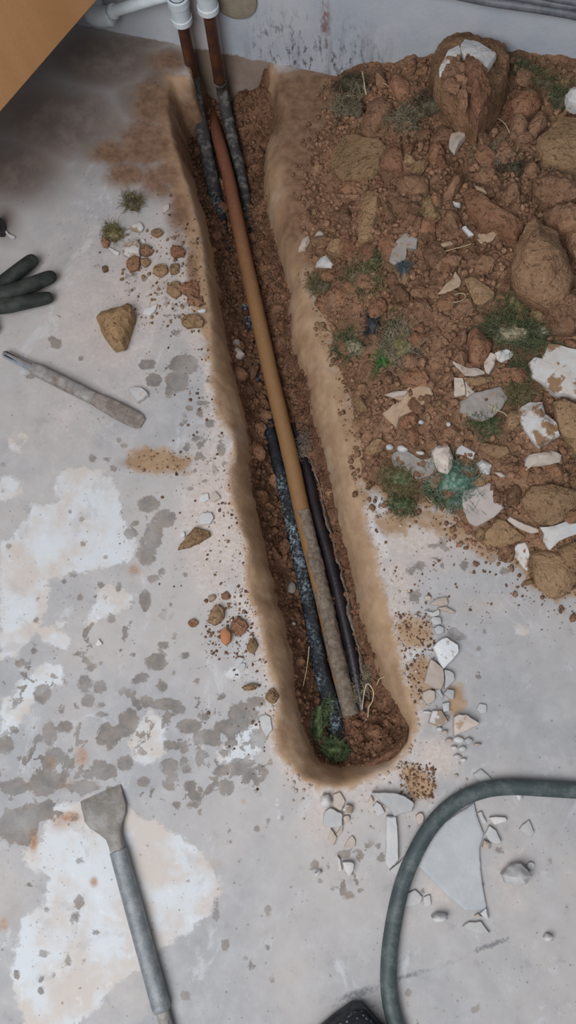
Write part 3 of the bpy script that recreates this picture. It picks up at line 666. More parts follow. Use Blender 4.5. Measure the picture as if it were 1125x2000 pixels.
B_lo = [W(a, b, q) for a, b, q in [(492, 450, -.124), (515, 560, -.128), (535, 670, -.128), (562, 790, -.124), (586, 880, -.114), (602, 930, -.104), (618, 1000, -.101), (645, 1095, -.10), (668, 1190, -.10), (689, 1285, -.10), (701, 1345, -.101), (709, 1388, -.104), (713, 1405, -.112)]]
pipe_part('black_pipe', B_lo, 0.0105, BLACK, pb, 0.0002, 80, 16, 22, 0.004, label='smooth glossy black pipe')
pipe_part('lagging_sheath', [p + np.array([0.0, 0, 0.0]) for p in B_lo[3:12]], 0.0165, SHEATH, pb, 0.003, 120, 26, 12, 0.003, arc=(2.35, 4.4), ragged=0.8, thick=True, label='torn brown-grey sheath peeled open along the pipe')
po = empty('drain_pipe', W(523, 700, -0.1)); put_props(po, 'middle ochre-yellow pipe running the whole length of the trench', 'pipe', 'old pipes running down the trench')
O_p = [W(a, b, q) for a, b, q in [(408, 205, -.15), (416, 235, -.125), (430, 285, -.10), (447, 350, -.095), (457, 400, -.092), (478, 500, -.09), (500, 600, -.09), (522, 700, -.09), (545, 800, -.09), (569, 900, -.09), (590, 1000, -.092), (613, 1095, -.094), (636, 1190, -.096), (658, 1290, -.098), (678, 1370, -.10), (686, 1395, -.103)]]
pipe_part('pipe_wall', O_p, lambda t: 0.0115 + 0.0020 * sstep(0.1, .5, t) - .0008 * sstep(.7, 1, t), OCHRE, po, 0.0006, 70, 33, 22, 0.003)
pipe_part('pipe_scale', [p + np.array([0, 0, 0.0012]) for p in O_p[10:]], 0.0138, SHEATH, po, 0.0025, 110, 36, 14, 0.003, arc=(1.1, 3.0), ragged=0.7, thick=True, label='grey fibrous crust on the lower end')
# white collars and branch on the wall
def fitting(name, x, z0, label):
    t = empty(name, (x, PY, z0)); put_props(t, label, 'pipe fitting', 'white plastic pipe fittings on the wall')
    def ring(n, za, zb_, r, ch=0.0015):
        P = [(x, PY, za), (x, PY, za + ch), (x, PY, zb_ - ch), (x, PY, zb_)]
        V, Fc, _ = tube(np.array(P), [r - ch, r, r, r - ch], 24); obj(n, mesh_of(n, V - np.array(t.location), Fc, WPLAST, True, None, 40), t)
    ring('sleeve', z0, z0 + 0.05, 0.0165); ring('collar', z0 - 0.0, z0 + 0.012, 0.0182); ring('collar', z0 + 0.034, z0 + 0.05, 0.0185)
    ring('riser_tube', z0 + 0.045, z0 + 0.55, 0.0135)
    return t
zA = WY(362, 44, PY)[2]; zB = WY(399, 19, PY)[2]
fA = fitting('pipe_fitting', rA[0], zA, 'white plastic compression sleeve on the left copper riser')
fB = fitting('pipe_fitting', rB[0], zB, 'white plastic compression sleeve on the right copper riser')
br = empty('branch_pipe', (rA[0], PY, zA)); put_props(br, 'white plastic branch pipe with an elbow running left along the wall above the grimy floor', 'pipe')
e0 = WY(190, 32, PY); e1 = WY(330, -8, PY); e1[0] = rA[0] - 0.02
pth = [e0, e0 + (e1 - e0) * 0.5, e1]
pipe_part('tube', pth, 0.0095, WPLAST, br, step=0.02)
pipe_part('elbow', [e0 + np.array([0.03, 0, 0.008]), e0 + np.array([0.005, 0, 0.001]), e0 + np.array([-0.012, 0.006, -0.001]), e0 + np.array([-0.016, 0.03, 0])], 0.0165, WPLAST, br, step=0.004)
pipe_part('collar', [e0 + (e1 - e0) * 0.2, e0 + (e1 - e0) * 0.27], 0.0125, WPLAST, br)
# round plug and cables
c = WY(455, -8, WALL_Y - 0.004)
bm = []
P = [c + np.array([0, 0.004, 0]), c + np.array([0, -0.004, 0]), c + np.array([0, -0.007, 0])]
V, Fc, _ = tube(np.array(P), [0.041, 0.041, 0.034], 40, 0.0015, 70, 3)
put_props(obj('wall_plug', mesh_of('wall_plug', V - c, Fc, plain_mat('beige_filler', (0.30, 0.26, 0.19), (0.24, 0.20, 0.15), 40, 0.9, 0.5), True, None, 40), None, c), 'round beige filler patch proud of the white wall above the trench', 'wall patch')
CAB = plain_mat('grey_cable', (0.10, 0.10, 0.115), (0.15, 0.15, 0.165), 60, 0.5, 0.1)
for k, (pts, r, lab) in enumerate([([(900, -9), (960, 3), (1030, 13), (1100, 24), (1180, 40)], 0.0072, 'lowest grey cable on the white wall above the heap'),
                                   ([(960, -14), (1020, -5), (1080, 7), (1130, 14), (1200, 28)], 0.0055, 'middle grey cable running along the white wall'),
                                   ([(1000, -18), (1060, -9), (1110, 1), (1180, 12)], 0.0055, 'topmost grey cable running along the white wall')]):
    yy = WALL_Y - 0.006 - r - 0.001 * k
    P = [WY(a, b, yy) for a, b in pts]
    P = [P[0] + (P[0] - P[1]) * 1.5] + P + [P[-1] + (P[-1] - P[-2]) * 1.5]
    V, Fc, _ = tube(spline(P, 0.012), r, 12); o = obj('wall_cable', mesh_of('wall_cable', V - P[2], Fc, CAB, True, None, 50), None, P[2])
    put_props(o, lab, 'cable', 'grey cables fixed along the wall')

# ------------------------------------------------------------------ cabinet on legs at the left
def wood_mat():
    s = NT('orange_wood'); v = s.tc.outputs['Object']
    n = s.noise(14, 5, 0.6, s.scale(v, (1, 0.6, 0.12)), 0.4); n2 = s.noise(300, 3, 0.6, v)
    c = s.mix(s.ramp(n, 0.35, 0.65), (0.60, 0.30, 0.12), (0.66, 0.34, 0.15)); c = s.mix(s.ramp(n2, 0.4, 0.7, 0, .25), c, (0.48, 0.22, 0.09))
    return s.done(c, 0.6, n2, 0.15, 0.001, spec=0.3)
WOOD = wood_mat(); WEDGE = plain_mat('dark_leg', (0.06, 0.04, 0.03), (0.09, 0.06, 0.04))
zc = 0.20; a = W(190, 0, zc); b = W(0, 220, zc)
f = nrm(b - a); lf = np.array([f[1], -f[0], 0.0]);
if lf[0] > 0: lf = -lf
a0 = a + f * 0.0; Lf, Wd = 0.46, 0.34
cb = empty('cabinet', a0 + f * Lf / 2 + lf * Wd / 2); cb.location.z = 0.0
put_props(cb, 'orange wooden cabinet on short legs filling the top left corner', 'cabinet')
cb.rotation_euler = (0, 0, math.atan2(f[1], f[0]))
# local x along f, local y to the right of f
sgn = 1 if np.dot(np.array([-f[1], f[0], 0]), lf) > 0 else -1
def cpart(n, x0, x1, y0, y1, z0, z1, m):
    V, Fc = box(x0, x1, min(y0, y1), max(y0, y1), z0, z1); o = obj(n, mesh_of(n, V, Fc, m, False), cb)
    bv = o.modifiers.new('bevel', 'BEVEL'); bv.width = 0.002; bv.segments = 2; return o
h = Lf / 2; w2 = Wd / 2
cpart('side_panel', -h, h, sgn * -w2, sgn * (-w2 + 0.018), zc, 0.74, WOOD)
cpart('side_panel', -h, h, sgn * (w2 - 0.018), sgn * w2, zc, 0.74, WOOD)
cpart('bottom_panel', -h, h - 0.02, -w2 + 0.0185, w2 - 0.0185, zc + 0.004, zc + 0.022, WOOD)
cpart('top_panel', -h - 0.01, h + 0.01, -w2 - 0.01, w2 + 0.01, 0.7405, 0.765, WOOD)
cpart('back_panel', -h, -h + 0.012, -w2 + 0.0185, w2 - 0.0185, zc + 0.0225, 0.74, WOOD)
d_ = cpart('door', h - 0.0195, h, -w2 + 0.0185, w2 - 0.0185, zc + 0.004, 0.738, WOOD)
V, Fc, _ = tube(np.array([(h + 0.001, 0.1, 0.6), (h + 0.018, 0.1, 0.6), (h + 0.02, 0.1, 0.6)]), [0.006, 0.012, 0.01], 16)
obj('knob', mesh_of('knob', V, Fc, WEDGE), d_)
for sx in (-1, 1):
    for sy in (-1, 1):
        y = sgn * (0.05 if sy < 0 else w2 - 0.04)
        cpart('leg', sx * (h - 0.05) - 0.018, sx * (h - 0.05) + 0.018, y - 0.018, y + 0.018, 0.0, zc + 0.0035, WEDGE)

# ------------------------------------------------------------------ tools
STEEL = speckle_mat('worn_steel', (0.13, 0.14, 0.145), (0.24, 0.25, 0.255), 60, 0.35, 0.7, 0.45, 0.3)
STEELD = speckle_mat('dusty_steel', (0.20, 0.18, 0.165), (0.33, 0.30, 0.275), 70, 0.35, 0.7, 0.65, 0.4, (0.16, 0.11, 0.085))
STEELB = plain_mat('bright_steel', (0.42, 0.44, 0.46), (0.55, 0.57, 0.6), 90, 0.3, 0.1, 0.8)
BLADE = speckle_mat('muddy_blade', (0.20, 0.175, 0.15), (0.28, 0.26, 0.24), 50, 0.4, 0.6, 0.6, 0.4, (0.23, 0.20, 0.165))
def loft(sections, caps=True):
    """list of equal-length rings of points"""
    m = len(sections[0]); V = np.vstack(sections); F = []
    for i in range(len(sections) - 1):
        for j in range(m):
            k = (j + 1) % m; F.append((i * m + j, i * m + k, (i + 1) * m + k, (i + 1) * m + j))
    F.append(tuple(range(m))[::-1]); F.append(tuple(range((len(sections) - 1) * m, len(sections) * m)))
    return V, F
def sect(c, side, w, t, n=16, p=2.0):
    a = np.linspace(0, 2 * math.pi, n, endpoint=False)
    e = 2.0 / p
    x = np.sign(np.cos(a)) * np.abs(np.cos(a)) ** e; y = np.sign(np.sin(a)) * np.abs(np.sin(a)) ** e
    return np.array(c) + x[:, None] * w * np.array(side) + y[:, None] * t * np.array([0, 0, 1.0])
# wide spade chisel
wc = empty('spade_chisel', W(231, 1660, 0.0)); put_props(wc, 'long steel spade chisel with a wide flat blade lying on the white patch', 'chisel')
def lp(V, o): return np.asarray(V) - np.array(o.location)
ax0 = W(229, 1655, 0.0125); ax1 = W(317, 1975, 0.0125); sd = nrm(np.cross(nrm(ax1 - ax0), [0, 0, 1])); sd = -sd if sd[0] < 0 else sd
rows = [((157, 1566), (236, 1532), .0012, .0015), ((159, 1578), (241, 1550), .0045, .005), ((163, 1591), (247, 1572), .006, .007), ((166, 1604), (246, 1590), .0075, .008), ((176, 1618), (240, 1606), .009, .009), ((196, 1630), (238, 1618), .010, .010), ((208, 1640), (238, 1632), .0105, .0105), ((213, 1652), (242, 1645), .0115, .011), ((216, 1664), (244, 1657), .0125, .0118)]
secs = []
for L, R, zc_, th in rows:
    l, r = W(*L, zc_), W(*R, zc_); secs.append(sect((l + r) / 2, (r - l) / 2 / 1.0, 1.0, th * 0.85, 20, 5 if th < .009 else 3))
V, Fc = loft(secs); obj('blade', mesh_of('blade', lp(V, wc), Fc, BLADE, True, None, 35), wc)['label'] = 'muddy spade-shaped blade'
secs = []
for t, r in ((0.02, .0116), (.3, .0119), (.6, .0119), (.97, .0119), (.985, .0115), (1.0, .0102)):
    secs.append(sect(ax0 + (ax1 - ax0) * t, sd, r, r, 20, 2.6))
V, Fc = loft(secs); obj('shank', mesh_of('shank', lp(V, wc), Fc, STEEL, True, None, 35), wc)
ax2 = ax1 + nrm(ax1 - ax0) * 0.075
secs = [sect(ax1 + (ax2 - ax1) * t, sd, r, r, 20, 2) for t, r in ((0, .0085), (.3, .0085), (.32, .0078), (.75, .0078), (.77, .0085), (.97, .0085), (1, .0075))]
V, Fc = loft(secs); tip = obj('shank_end', mesh_of('shank_end', lp(V, wc), Fc, STEELD, True, None, 35), wc)
g = []
for k in range(3):
    q = ax1 + (ax2 - ax1) * 0.5 + sd * (k - 1) * 0.005 + np.array([0, 0, .0076 - abs(k - 1) * .0012]); u_ = nrm(ax2 - ax1)
    V, Fc = loft([sect(q + u_ * s, sd, 0.0009, 0.0009, 6) for s in (-.026, .026)]); g.append((V, Fc))
V, Fc = merge(g); obj('spline_rib', mesh_of('spline_rib', lp(V, wc), Fc, STEEL), tip)
# narrow chisel
nc = empty('flat_chisel', W(130, 750, 0)); put_props(nc, 'worn narrow chisel lying on the floor below the black glove', 'chisel')
q0, q1 = W(8, 691, 0.009), W(278, 826, 0.006); ax = q1 - q0; sd = nrm(np.cross(nrm(ax), [0, 0, 1]))
def nsec(t, w, th, z, p=2.4): c = q0 + ax * t; c[2] = z; return sect(c, sd, w, th, 18, p)
V, Fc = loft([nsec(0, .005, .005, .0095), nsec(.01, .0062, .0062, .0095), nsec(.05, .0064, .0064, .0095), nsec(.14, .0066, .0066, .0095), nsec(.19, .0074, .0074, .0095), nsec(.21, .0085, .008, .0095)])
e_ = obj('shank_end', mesh_of('shank_end', lp(V, nc), Fc, STEELB, True, None, 40), nc); e_['label'] = 'bright polished tool-holder end'
g = []
for k in (-1, 1):
    V, Fc = loft([sect(q0 + ax * t + sd * k * .003 + np.array([0, 0, .0060]), sd, .0012, .0009, 6) for t in (.02, .13)]); g.append((V, Fc))
V, Fc = merge(g); obj('drive_slot', mesh_of('drive_slot', lp(V, nc), Fc, BLACK), e_)
V, Fc = loft([nsec(.212, .0088, .0085, .0095), nsec(.26, .0104, .0095, .0097, 3), nsec(.45, .0108, .0095, .0097, 3), nsec(.60, .0104, .0085, .009, 3), nsec(.66, .0105, .0075, .0082, 3)])
obj('shank', mesh_of('shank', lp(V, nc), Fc, STEELD, True, None, 40), nc)
V, Fc = loft([nsec(.662, .0105, .0074, .0082, 3), nsec(.72, .0122, .0068, .0076, 3.5), nsec(.82, .0138, .0055, .0064, 4), nsec(.93, .0142, .0038, .005, 4), nsec(.975, .0125, .0028, .004, 3.5), nsec(1.0, .008, .0018, .003, 3)])
obj('blade', mesh_of('blade', lp(V, nc), Fc, speckle_mat('brown_blade', (0.16, 0.125, 0.105), (0.27, 0.225, 0.195), 60, .35, .65, .75, .4), True, None, 40), nc)['label'] = 'brown mud-coated blade'

# ------------------------------------------------------------------ hose
HOSE = speckle_mat('dusty_rubber_hose', (0.045, 0.06, 0.06), (0.11, 0.125, 0.12), 45, 0.42, 0.72, 0.6, 0.25)
hp = [(1900, 1500), (1600, 1560), (1400, 1568), (1260, 1556), (1190, 1549), (1125, 1544), (1060, 1540), (1000, 1537), (950, 1542), (908, 1557), (870, 1583), (836, 1622), (808, 1672), (786, 1727), (772, 1785), (763, 1840), (759, 1890), (759, 1930), (765, 1970), (776, 2010), (795, 2060), (825, 2120), (900, 2230), (1010, 2330), (1150, 2400)]
P = spline([W(a, b, 0.0125) for a, b in hp], 0.006); V, Fc, t = tube(P, 0.0108, 18, 0.0002, 60, 2)
put_props(obj('hose', mesh_of('hose', V - P[60], Fc, HOSE, True), None, P[60]), 'grey-green rubber hose curving across the floor at the lower right', 'hose')

# ------------------------------------------------------------------ glove (skin-modelled)
def skin_body(name, verts, edges, radii, mat, parent=None, loc=(0, 0, 0), sub=2, flat=None):
    me = bpy.data.meshes.new(name); me.from_pydata([tuple(map(float, np.array(v) - np.array(loc))) for v in verts], edges, []); me.update()
    me.materials.append(mat)
    o = obj(name, me, parent, None if parent else loc)
    sk = o.modifiers.new('skin', 'SKIN'); sk.use_smooth_shade = True
    for i, r in enumerate(radii):
        d = me.skin_vertices[0].data[i]; d.radius = r if isinstance(r, tuple) else (r, r); d.use_root = (i == 0)
    s = o.modifiers.new('subsurf', 'SUBSURF'); s.levels = sub; s.render_levels = sub
    return o
def glove_mat():
    s = NT('black_coated_knit'); v = s.tc.outputs['Object']
    n = s.noise(50, 4, 0.6, v); w = s.n('ShaderNodeTexWave'); s.put(w.inputs['Scale'], 260); s.put(w.inputs['Vector'], v); w.inputs['Distortion'].default_value = 2
    c = s.mix(s.ramp(n, 0.35, 0.7), (0.018, 0.022, 0.019), (0.045, 0.05, 0.042))
    tipx = s.ramp(s.math('ADD', s.attr('tipd'), 0), 0, 1)
    return s.done(c, 0.7, s.math('ADD', w.outputs['Fac'], n), 0.25, 0.001, spec=0.3)
GL = glove_mat()
def gz(px, py, z): return W(px, py, z)
root = gz(-38, 585, 0.020)
vs_ = [root, gz(-100, 575, 0.026), gz(-180, 570, 0.03)]
ed = [(0, 1), (1, 2)]; ra = [(0.03, 0.017), (0.036, 0.02), (0.032, 0.024)]
def finger(pts, rs):
    prev = 0
    for p, r in zip(pts, rs):
        vs_.append(gz(*p)); ra.append(r); ed.append((prev, len(vs_) - 1)); prev = len(vs_) - 1
finger([(2, 558, .026), (30, 534, .026), (56, 514, .020), (72, 502, .0145)], [.0145, .013, .0125, .0115])
finger([(14, 572, .028), (52, 560, .027), (88, 545, .020), (112, 536, .0145)], [.0145, .0135, .0125, .011])
finger([(8, 598, .024), (45, 591, .022), (82, 584, .017), (106, 579, .013)], [.0145, .0128, .0118, .0105])
finger([(-30, 618, .02), (-20, 640, .018), (-12, 655, .014)], [.013, .0115, .0105])
finger([(-75, 520, .022), (-55, 485, .02), (-35, 462, .014)], [.015, .0135, .0115])
gl = skin_body('work_glove', vs_, ed, ra, GL, None, root, 2)
put_props(gl, 'black rubber-coated work glove with spread fingers lying at the left edge', 'glove')
V, Fc, _ = tube(np.array([gz(-176, 570, .03), gz(-215, 568, .032)]), [.038, .04], 20, flat=.7)
obj('cuff', mesh_of('cuff', V - root, Fc, GL), gl)

# ------------------------------------------------------------------ shoe toe at the bottom edge
def shoe_mat():
    s = NT('dotted_black_mesh'); v = s.tc.outputs['Object']; d = s.voro(150, v)
    n = s.noise(60, 3, .6, v)
    c = s.mix(s.ramp(d, 0.22, 0.3, 1, 0), s.mix(s.ramp(n, .3, .7), (0.015, 0.018, 0.025), (0.035, 0.04, 0.05)), (0.28, 0.29, 0.31))
    return s.done(c, 0.75, d, 0.3, 0.001)
tq = W(738, 2004, 0.02); dirs = W(650, 2100, 0.02) - tq; dirs[2] = 0; dirs = nrm(dirs); side = np.array([-dirs[1], dirs[0], 0.0])
tq = tq - np.array([0, 0, tq[2]])
sh = empty('shoe', tq); put_props(sh, 'toe of a black dotted mesh shoe beside the hose at the bottom edge', 'shoe')
prof = [(0.000, .028, .012, .014), (0.010, .037, .02, .02), (.04, .043, .028, .026), (.08, .047, .034, .03), (.13, .043, .042, .036), (.18, .037, .05, .042), (.23, .036, .052, .044), (.262, .03, .05, .042), (.275, .018, .044, .036)]
secs = [sect(tq + dirs * d + np.array([0, 0, .02 + hh * .9]), side, w, hh, 22, 2.6) for d, w, z0, hh in prof]
V, Fc = loft(secs); obj('upper', mesh_of('upper', lp(V, sh), Fc, shoe_mat(), True, None, 50), sh)
secs = [sect(tq + dirs * (d - .003) + np.array([0, 0, .0125]), side, w + .004, .0125, 22, 4) for d, w, z0, hh in prof]
V, Fc = loft(secs); obj('sole', mesh_of('sole', lp(V, sh), Fc, plain_mat('black_sole', (0.012, 0.012, 0.014), (0.03, 0.03, 0.035)), True, None, 40), sh)
V, Fc = loft([sect(tq + dirs * d + np.array([0, 0, z]), side, w, .006, 16, 3) for d, z, w in ((.10, .103, .02), (.14, .118, .022), (.18, .128, .022), (.20, .132, .018))])
obj('tongue', mesh_of('tongue', lp(V, sh), Fc, BLACK, True, None, 50), sh)

# ------------------------------------------------------------------ debris on the heap
UP = np.array([0, 0, 1.0])
heap_polys = []
def heap_chunk(name, label, cat, mat, T, px, dome=0.35, amp=0.0022, nscale=75, sharp=38, group=None, tilt=(0, 0), lift=0.35, step=0.004, bulge=0.03):
    heap_polys.append(np.array(px, float))
    c = np.mean(px, axis=0)
    H = np.array([heap_hit(*p) for p in list(px) + [c, c]])
    m = H.mean(0); A = np.column_stack([H[:, 0] - m[0], H[:, 1] - m[1], np.ones(len(H))])
    s = np.linalg.lstsq(A, H[:, 2], rcond=None)[0]
    s[:2] = np.clip(s[:2], -0.7, 0.7)
    n = nrm([-s[0] + tilt[0], -s[1] + tilt[1], 1])
    res = (H - m) @ n
    o = m + n * (np.percentile(res, 95 if T < .009 else 75) + lift * T + (.003 if T < .009 else 0))
    ob = chunk(name, px, o, n, T, mat, dome, amp, nscale, step, sharp, bulge)
    put_props(ob, label, cat, group); ob['n'] = [float(x) for x in n]
    return ob, o, n
HC = heap_chunk
# big clods
HC('clay_slab', 'broad flat ochre clay slab near the upper left of the heap', 'clod', SOILY, .024, [(640,322),(654,283),(670,264),(695,259),(712,266),(742,270),(754,283),(742,303),(740,326),(716,345),(695,346),(679,351),(658,344)], .12, .0014, 90, 50)
HC('soil_clod', 'red-brown clod touching the right side of the broad ochre slab', 'clod', SOILR, .022, [(742,325),(743,308),(758,287),(781,280),(788,308),(783,331),(762,329)])
HC('soil_clod', 'upright oblong brown clod just above the broad ochre slab', 'clod', SOIL, .03, [(701,246),(714,222),(716,202),(737,190),(767,192),(765,204),(746,234),(716,264),(705,259)], .4)
HC('stone_sliver', 'narrow tan sliver standing above the dark grass tuft', 'stone', SOILY, .01, [(786,197),(793,199),(804,229),(790,227)])
HC('stone_sliver', 'narrow brown sliver pointing down below the dark grass tuft', 'stone', SOIL, .012, [(794,310),(791,296),(799,278),(812,274),(809,292),(799,311)])
HC('soil_clod', 'tilted clod with a pinkish edge below the wall foot of the heap', 'clod', SOILR, .026, [(756,179),(769,146),(779,142),(799,160),(795,179),(776,195)], .5)
big, bo, bn = HC('rubble_block', 'largest brown rubble block leaning on the wall, white plaster across its top', 'rubble', soil_mat('block_earth', (0.16, 0.085, 0.045), (0.28, 0.16, 0.09), (0.38, 0.24, 0.15), .4), .07, [(842,118),(850,89),(866,70),(885,62),(910,56),(935,70),(945,74),(958,72),(972,77),(987,91),(996,113),(994,138),(982,165),(960,188),(936,205),(915,190),(890,175),(868,165),(850,145)], .30, .009, 42, 35, None, (0, -.25), .55, .005)
for pp, T in (([(906,75),(931,80),(952,92),(970,104),(960,118),(950,130),(931,113),(909,106),(897,94)], .012), ([(897,88),(901,104),(885,115),(868,138),(859,141),(858,132),(876,97)], .010)):
    chunk('plaster_coat', pp, bo + bn * .030, bn, T, CHIPW, .15, .002, 90, .004, 40, .03, big)['label'] = 'white plaster skin'
def on_block(label, mat, T, up, px, dome, amp, nsc):
    heap_polys.append(np.array(px, float)); put_props(chunk('soil_clod', px, bo + bn * up, bn, T, mat, dome, amp, nsc, .003, 30, .03), label, 'clod')
on_block('smooth red wedge-shaped clod in front of the plaster-topped block', SOILR, .04, .027, [(905,118),(909,106),(931,113),(950,130),(955,155),(960,177),(953,192),(936,212),(921,190),(912,150)], 0.35, .006, 70)
for k_, (bx_, by_, r_) in enumerate([(880,128,.014),(893,120,.012),(900,138,.013),(886,148,.016),(872,150,.012),(902,160,.015),(888,172,.015),(912,182,.013),(905,196,.014),(875,168,.011)]):
    p_ = WP(bx_, by_, bo + bn * .022, bn); o_ = bpy.data.objects.new('soil_clod', lump_mesh('soil_clod', 300 + k_, SOIL)); COL.objects.link(o_)
    o_.location = p_; o_.scale = (r_, r_, r_); o_.rotation_euler = (k_, k_ * 2, k_ * 3)
    put_props(o_, 'crumbly lump stuck in the hollow of the plaster-topped block', 'clod', 'lumps in the hollow of the plaster-topped block')
HC('soil_clod', 'rough crumbly clod at the lower left foot of the plaster-topped block', 'clod', SOIL, .034, [(885,190),(900,175),(918,185),(936,205),(930,222),(905,228),(885,215)], .6, .007, 110, 30, None, (0, -.2), .9)
HC('soil_clod', 'rounded red-brown clod to the right of the plaster-topped block', 'clod', SOILR, .034, [(992,200),(1006,182),(1036,173),(1058,184),(1058,206),(1028,231),(1002,226)], .55)
HC('soil_clod', 'dull brown clod under the rounded one right of the plaster-topped block', 'clod', SOIL, .03, [(994,243),(997,228),(1026,226),(1033,243),(1024,262),(997,264)], .5)
HC('soil_clod', 'crumbly dull clod between the rounded clod and the big slab at the right edge', 'clod', SOIL, .026, [(1034,240),(1050,218),(1066,222),(1070,245),(1050,262),(1036,258)], .5, .004)
HC('clay_slab', 'big pale brown clay slab at the right edge, second slab from the wall', 'clod', SOILY, .04, [(1049,267),(1070,253),(1092,228),(1125,226),(1150,240),(1160,300),(1135,331),(1114,331),(1085,319),(1060,304),(1050,282)], .15, .002, 70, 50)
HC('plaster_flake', 'dusty lilac-grey plaster flake, highest flake on the heap', 'flake', CHIPP, .007, [(877,289),(877,262),(896,255),(928,230),(942,238),(938,248),(911,258),(896,280),(887,299)], .1)
HC('soil_clod', 'long pinkish-brown clod crossing the middle of the heap to the largest boulder', 'clod', SOILR, .036, [(905,378),(916,361),(932,367),(953,386),(974,405),(1009,423),(1026,437),(1009,463),(985,455),(964,440),(940,447),(932,431),(913,410)], .45, .003, 70)
HC('paper_scrap', 'beige flake tucked under the long pinkish-brown clod', 'flake', CHIPT, .005, [(932,458),(969,437),(974,445),(964,469),(942,477)], .1)
HC('wood_splinter', 'thick white splinter left of the beige flake', 'splinter', CHIPW, .005, [(903,444),(908,440),(926,458),(918,461)], .3)
HC('wood_splinter', 'small pale splinter below the thick white splinter', 'splinter', CHIPT, .004, [(930,466),(938,467),(945,477),(938,476)], .3)
HC('plaster_crumb', 'tiny white crumb among the brown clods above the thick white splinter', 'crumb', CHIPW, .005, [(884,393),(898,396),(896,402),(886,400)], .3)
HC('plaster_crumb', 'pale ragged crumb on top of the long pinkish-brown clod', 'crumb', CHIPT, .004, [(928,362),(944,366),(951,376),(946,374),(930,368)], .3, lift=3.0)
HC('boulder', 'largest boulder of hard earth at the right edge, yellow stain on its face', 'boulder', soil_mat('boulder_earth', (0.21, 0.115, 0.065), (0.33, 0.195, 0.115), (0.43, 0.28, 0.175), .5), .075, [(998,545),(998,512),(1012,470),(1028,437),(1044,418),(1060,437),(1089,447),(1094,466),(1112,500),(1120,535),(1105,585),(1078,600),(1040,590),(1010,572)], .5, .009, 38, 35, None, (-.1, -.1), .45, .005)
HC('soil_clod', 'long brown clod lying above the largest boulder at the right edge', 'clod', SOIL, .034, [(1060,420),(1070,408),(1125,398),(1150,420),(1125,444),(1092,447),(1066,433)], .5, .004)
HC('soil_clod', 'dark brown clod behind the largest boulder, at the right edge under the big slab', 'clod', SOIL, .04, [(1040,350),(1062,332),(1100,340),(1130,345),(1140,385),(1100,400),(1060,398),(1042,380)], .5, .006, 90)
HC('soil_clod', 'squat brown clod beside the right edge below the largest boulder top', 'clod', SOIL, .03, [(1100,455),(1120,440),(1150,450),(1150,500),(1125,510),(1108,490)], .5)
HC('soil_clod', 'cracked dark clod under the right side of the largest boulder', 'clod', SOIL, .04, [(1060,595),(1085,560),(1105,570),(1130,560),(1145,620),(1120,650),(1085,648),(1062,625)], .5, .006, 80)
for px, lab in (([(868,378),(886,338),(908,343),(902,365),(884,385)], 'upright brown clod near the middle of the upper heap'),
                ([(982,380),(984,364),(1004,356),(1018,366),(1016,384),(998,392)], 'round dark clod beside the black hollow in the upper heap'),
                ([(862,436),(868,414),(890,408),(900,424),(894,442),(878,446)], 'ochre rounded clod just above the thick white splinter'),
                ([(1020,345),(1026,322),(1044,316),(1056,330),(1048,346)], 'reddish clod at the left corner of the big slab'),
                ([(748,402),(763,390),(772,399),(767,423),(757,434)], 'narrow upright clod right of the elongated tan slab'),
                ([(651,431),(656,421),(680,407),(683,423),(675,437)], 'knobbly clod left of the elongated tan slab'),
                ([(653,378),(701,380),(695,391),(672,397)], 'flattish clod just below the broad ochre slab'),
                ([(797,413),(792,399),(811,392),(826,407),(813,418)], 'yellowish clod in the middle of the upper heap'),
                ([(808,430),(815,420),(830,432),(822,448),(808,446)], 'small orange-brown clod under the yellowish clod'),
                ([(838,395),(846,372),(862,378),(860,400),(846,408)], 'brown clod left of the upright one in the upper heap'),
                ([(770,350),(800,338),(835,345),(838,372),(800,380),(775,372)], 'crumbly brown mass below the red-brown clod by the ochre slab'),
                ([(840,285),(862,280),(870,300),(852,312),(838,304)], 'brown clod left of the lilac-grey flake'),
                ([(850,310),(868,305),(872,322),(858,330)], 'small clod under the lilac-grey flake'),
                ([(930,255),(945,250),(958,270),(948,300),(934,295)], 'tall clod right of the lilac-grey flake'),
                ([(730,95+50),(748,140),(755,160),(735,168)], 'dark clod by the wall foot left of the pinkish-edged clod'),
                ([(760,500+60),(790,556),(800,580),(775,592)], 'low clod left of the brown stone slab with sharp corners'),
                ([(1085,680-60),(1110,610),(1120,640),(1098,650)], 'dark red clod above the big white plaster chunk')):
    HC('soil_clod', lab, 'clod', random.choice([SOIL, SOIL, SOILR]), random.uniform(.02, .03), px, .5, .003, 80)
HC('plaster_flake', 'grey-lilac flake standing among grass in the left part of the heap', 'flake', CHIPG, .006, [(763,495),(771,474),(792,453),(816,466),(813,487),(795,485),(792,506),(771,517),(760,509)], .1)
HC('stone', 'small white stone on the left slope of the heap', 'stone', CHIPW, .014, [(615,522),(624,503),(635,498),(649,514),(643,530),(629,523)], .4)
HC('stone', 'small pinkish stone above the white stone on the left slope', 'stone', CHIPP, .012, [(613,477),(616,455),(624,447),(631,455),(627,475),(617,479)], .4)
HC('stone', 'pale stone at the left foot of the heap beside the pinkish one', 'stone', CHIPP, .012, [(583,486),(590,466),(602,458),(606,470),(596,488)], .3)
HC('clay_slab', 'elongated tan clay slab pointing down in the left part of the heap', 'clod', SOILY, .016, [(699,469),(703,430),(707,399),(717,370),(739,375),(736,407),(723,455),(712,466)], .2)
HC('soil_clod', 'red crumbling clod below the elongated tan slab', 'clod', SOILR, .018, [(700,505),(702,485),(718,472),(733,478),(730,498),(712,515)], .4)
HC('paper_scrap', 'tan leaf-shaped flake in the middle of the heap beside the sharp brown slab', 'flake', CHIPT, .004, [(855,573),(870,556),(882,546),(889,529),(901,549),(896,559),(879,568)], .1)
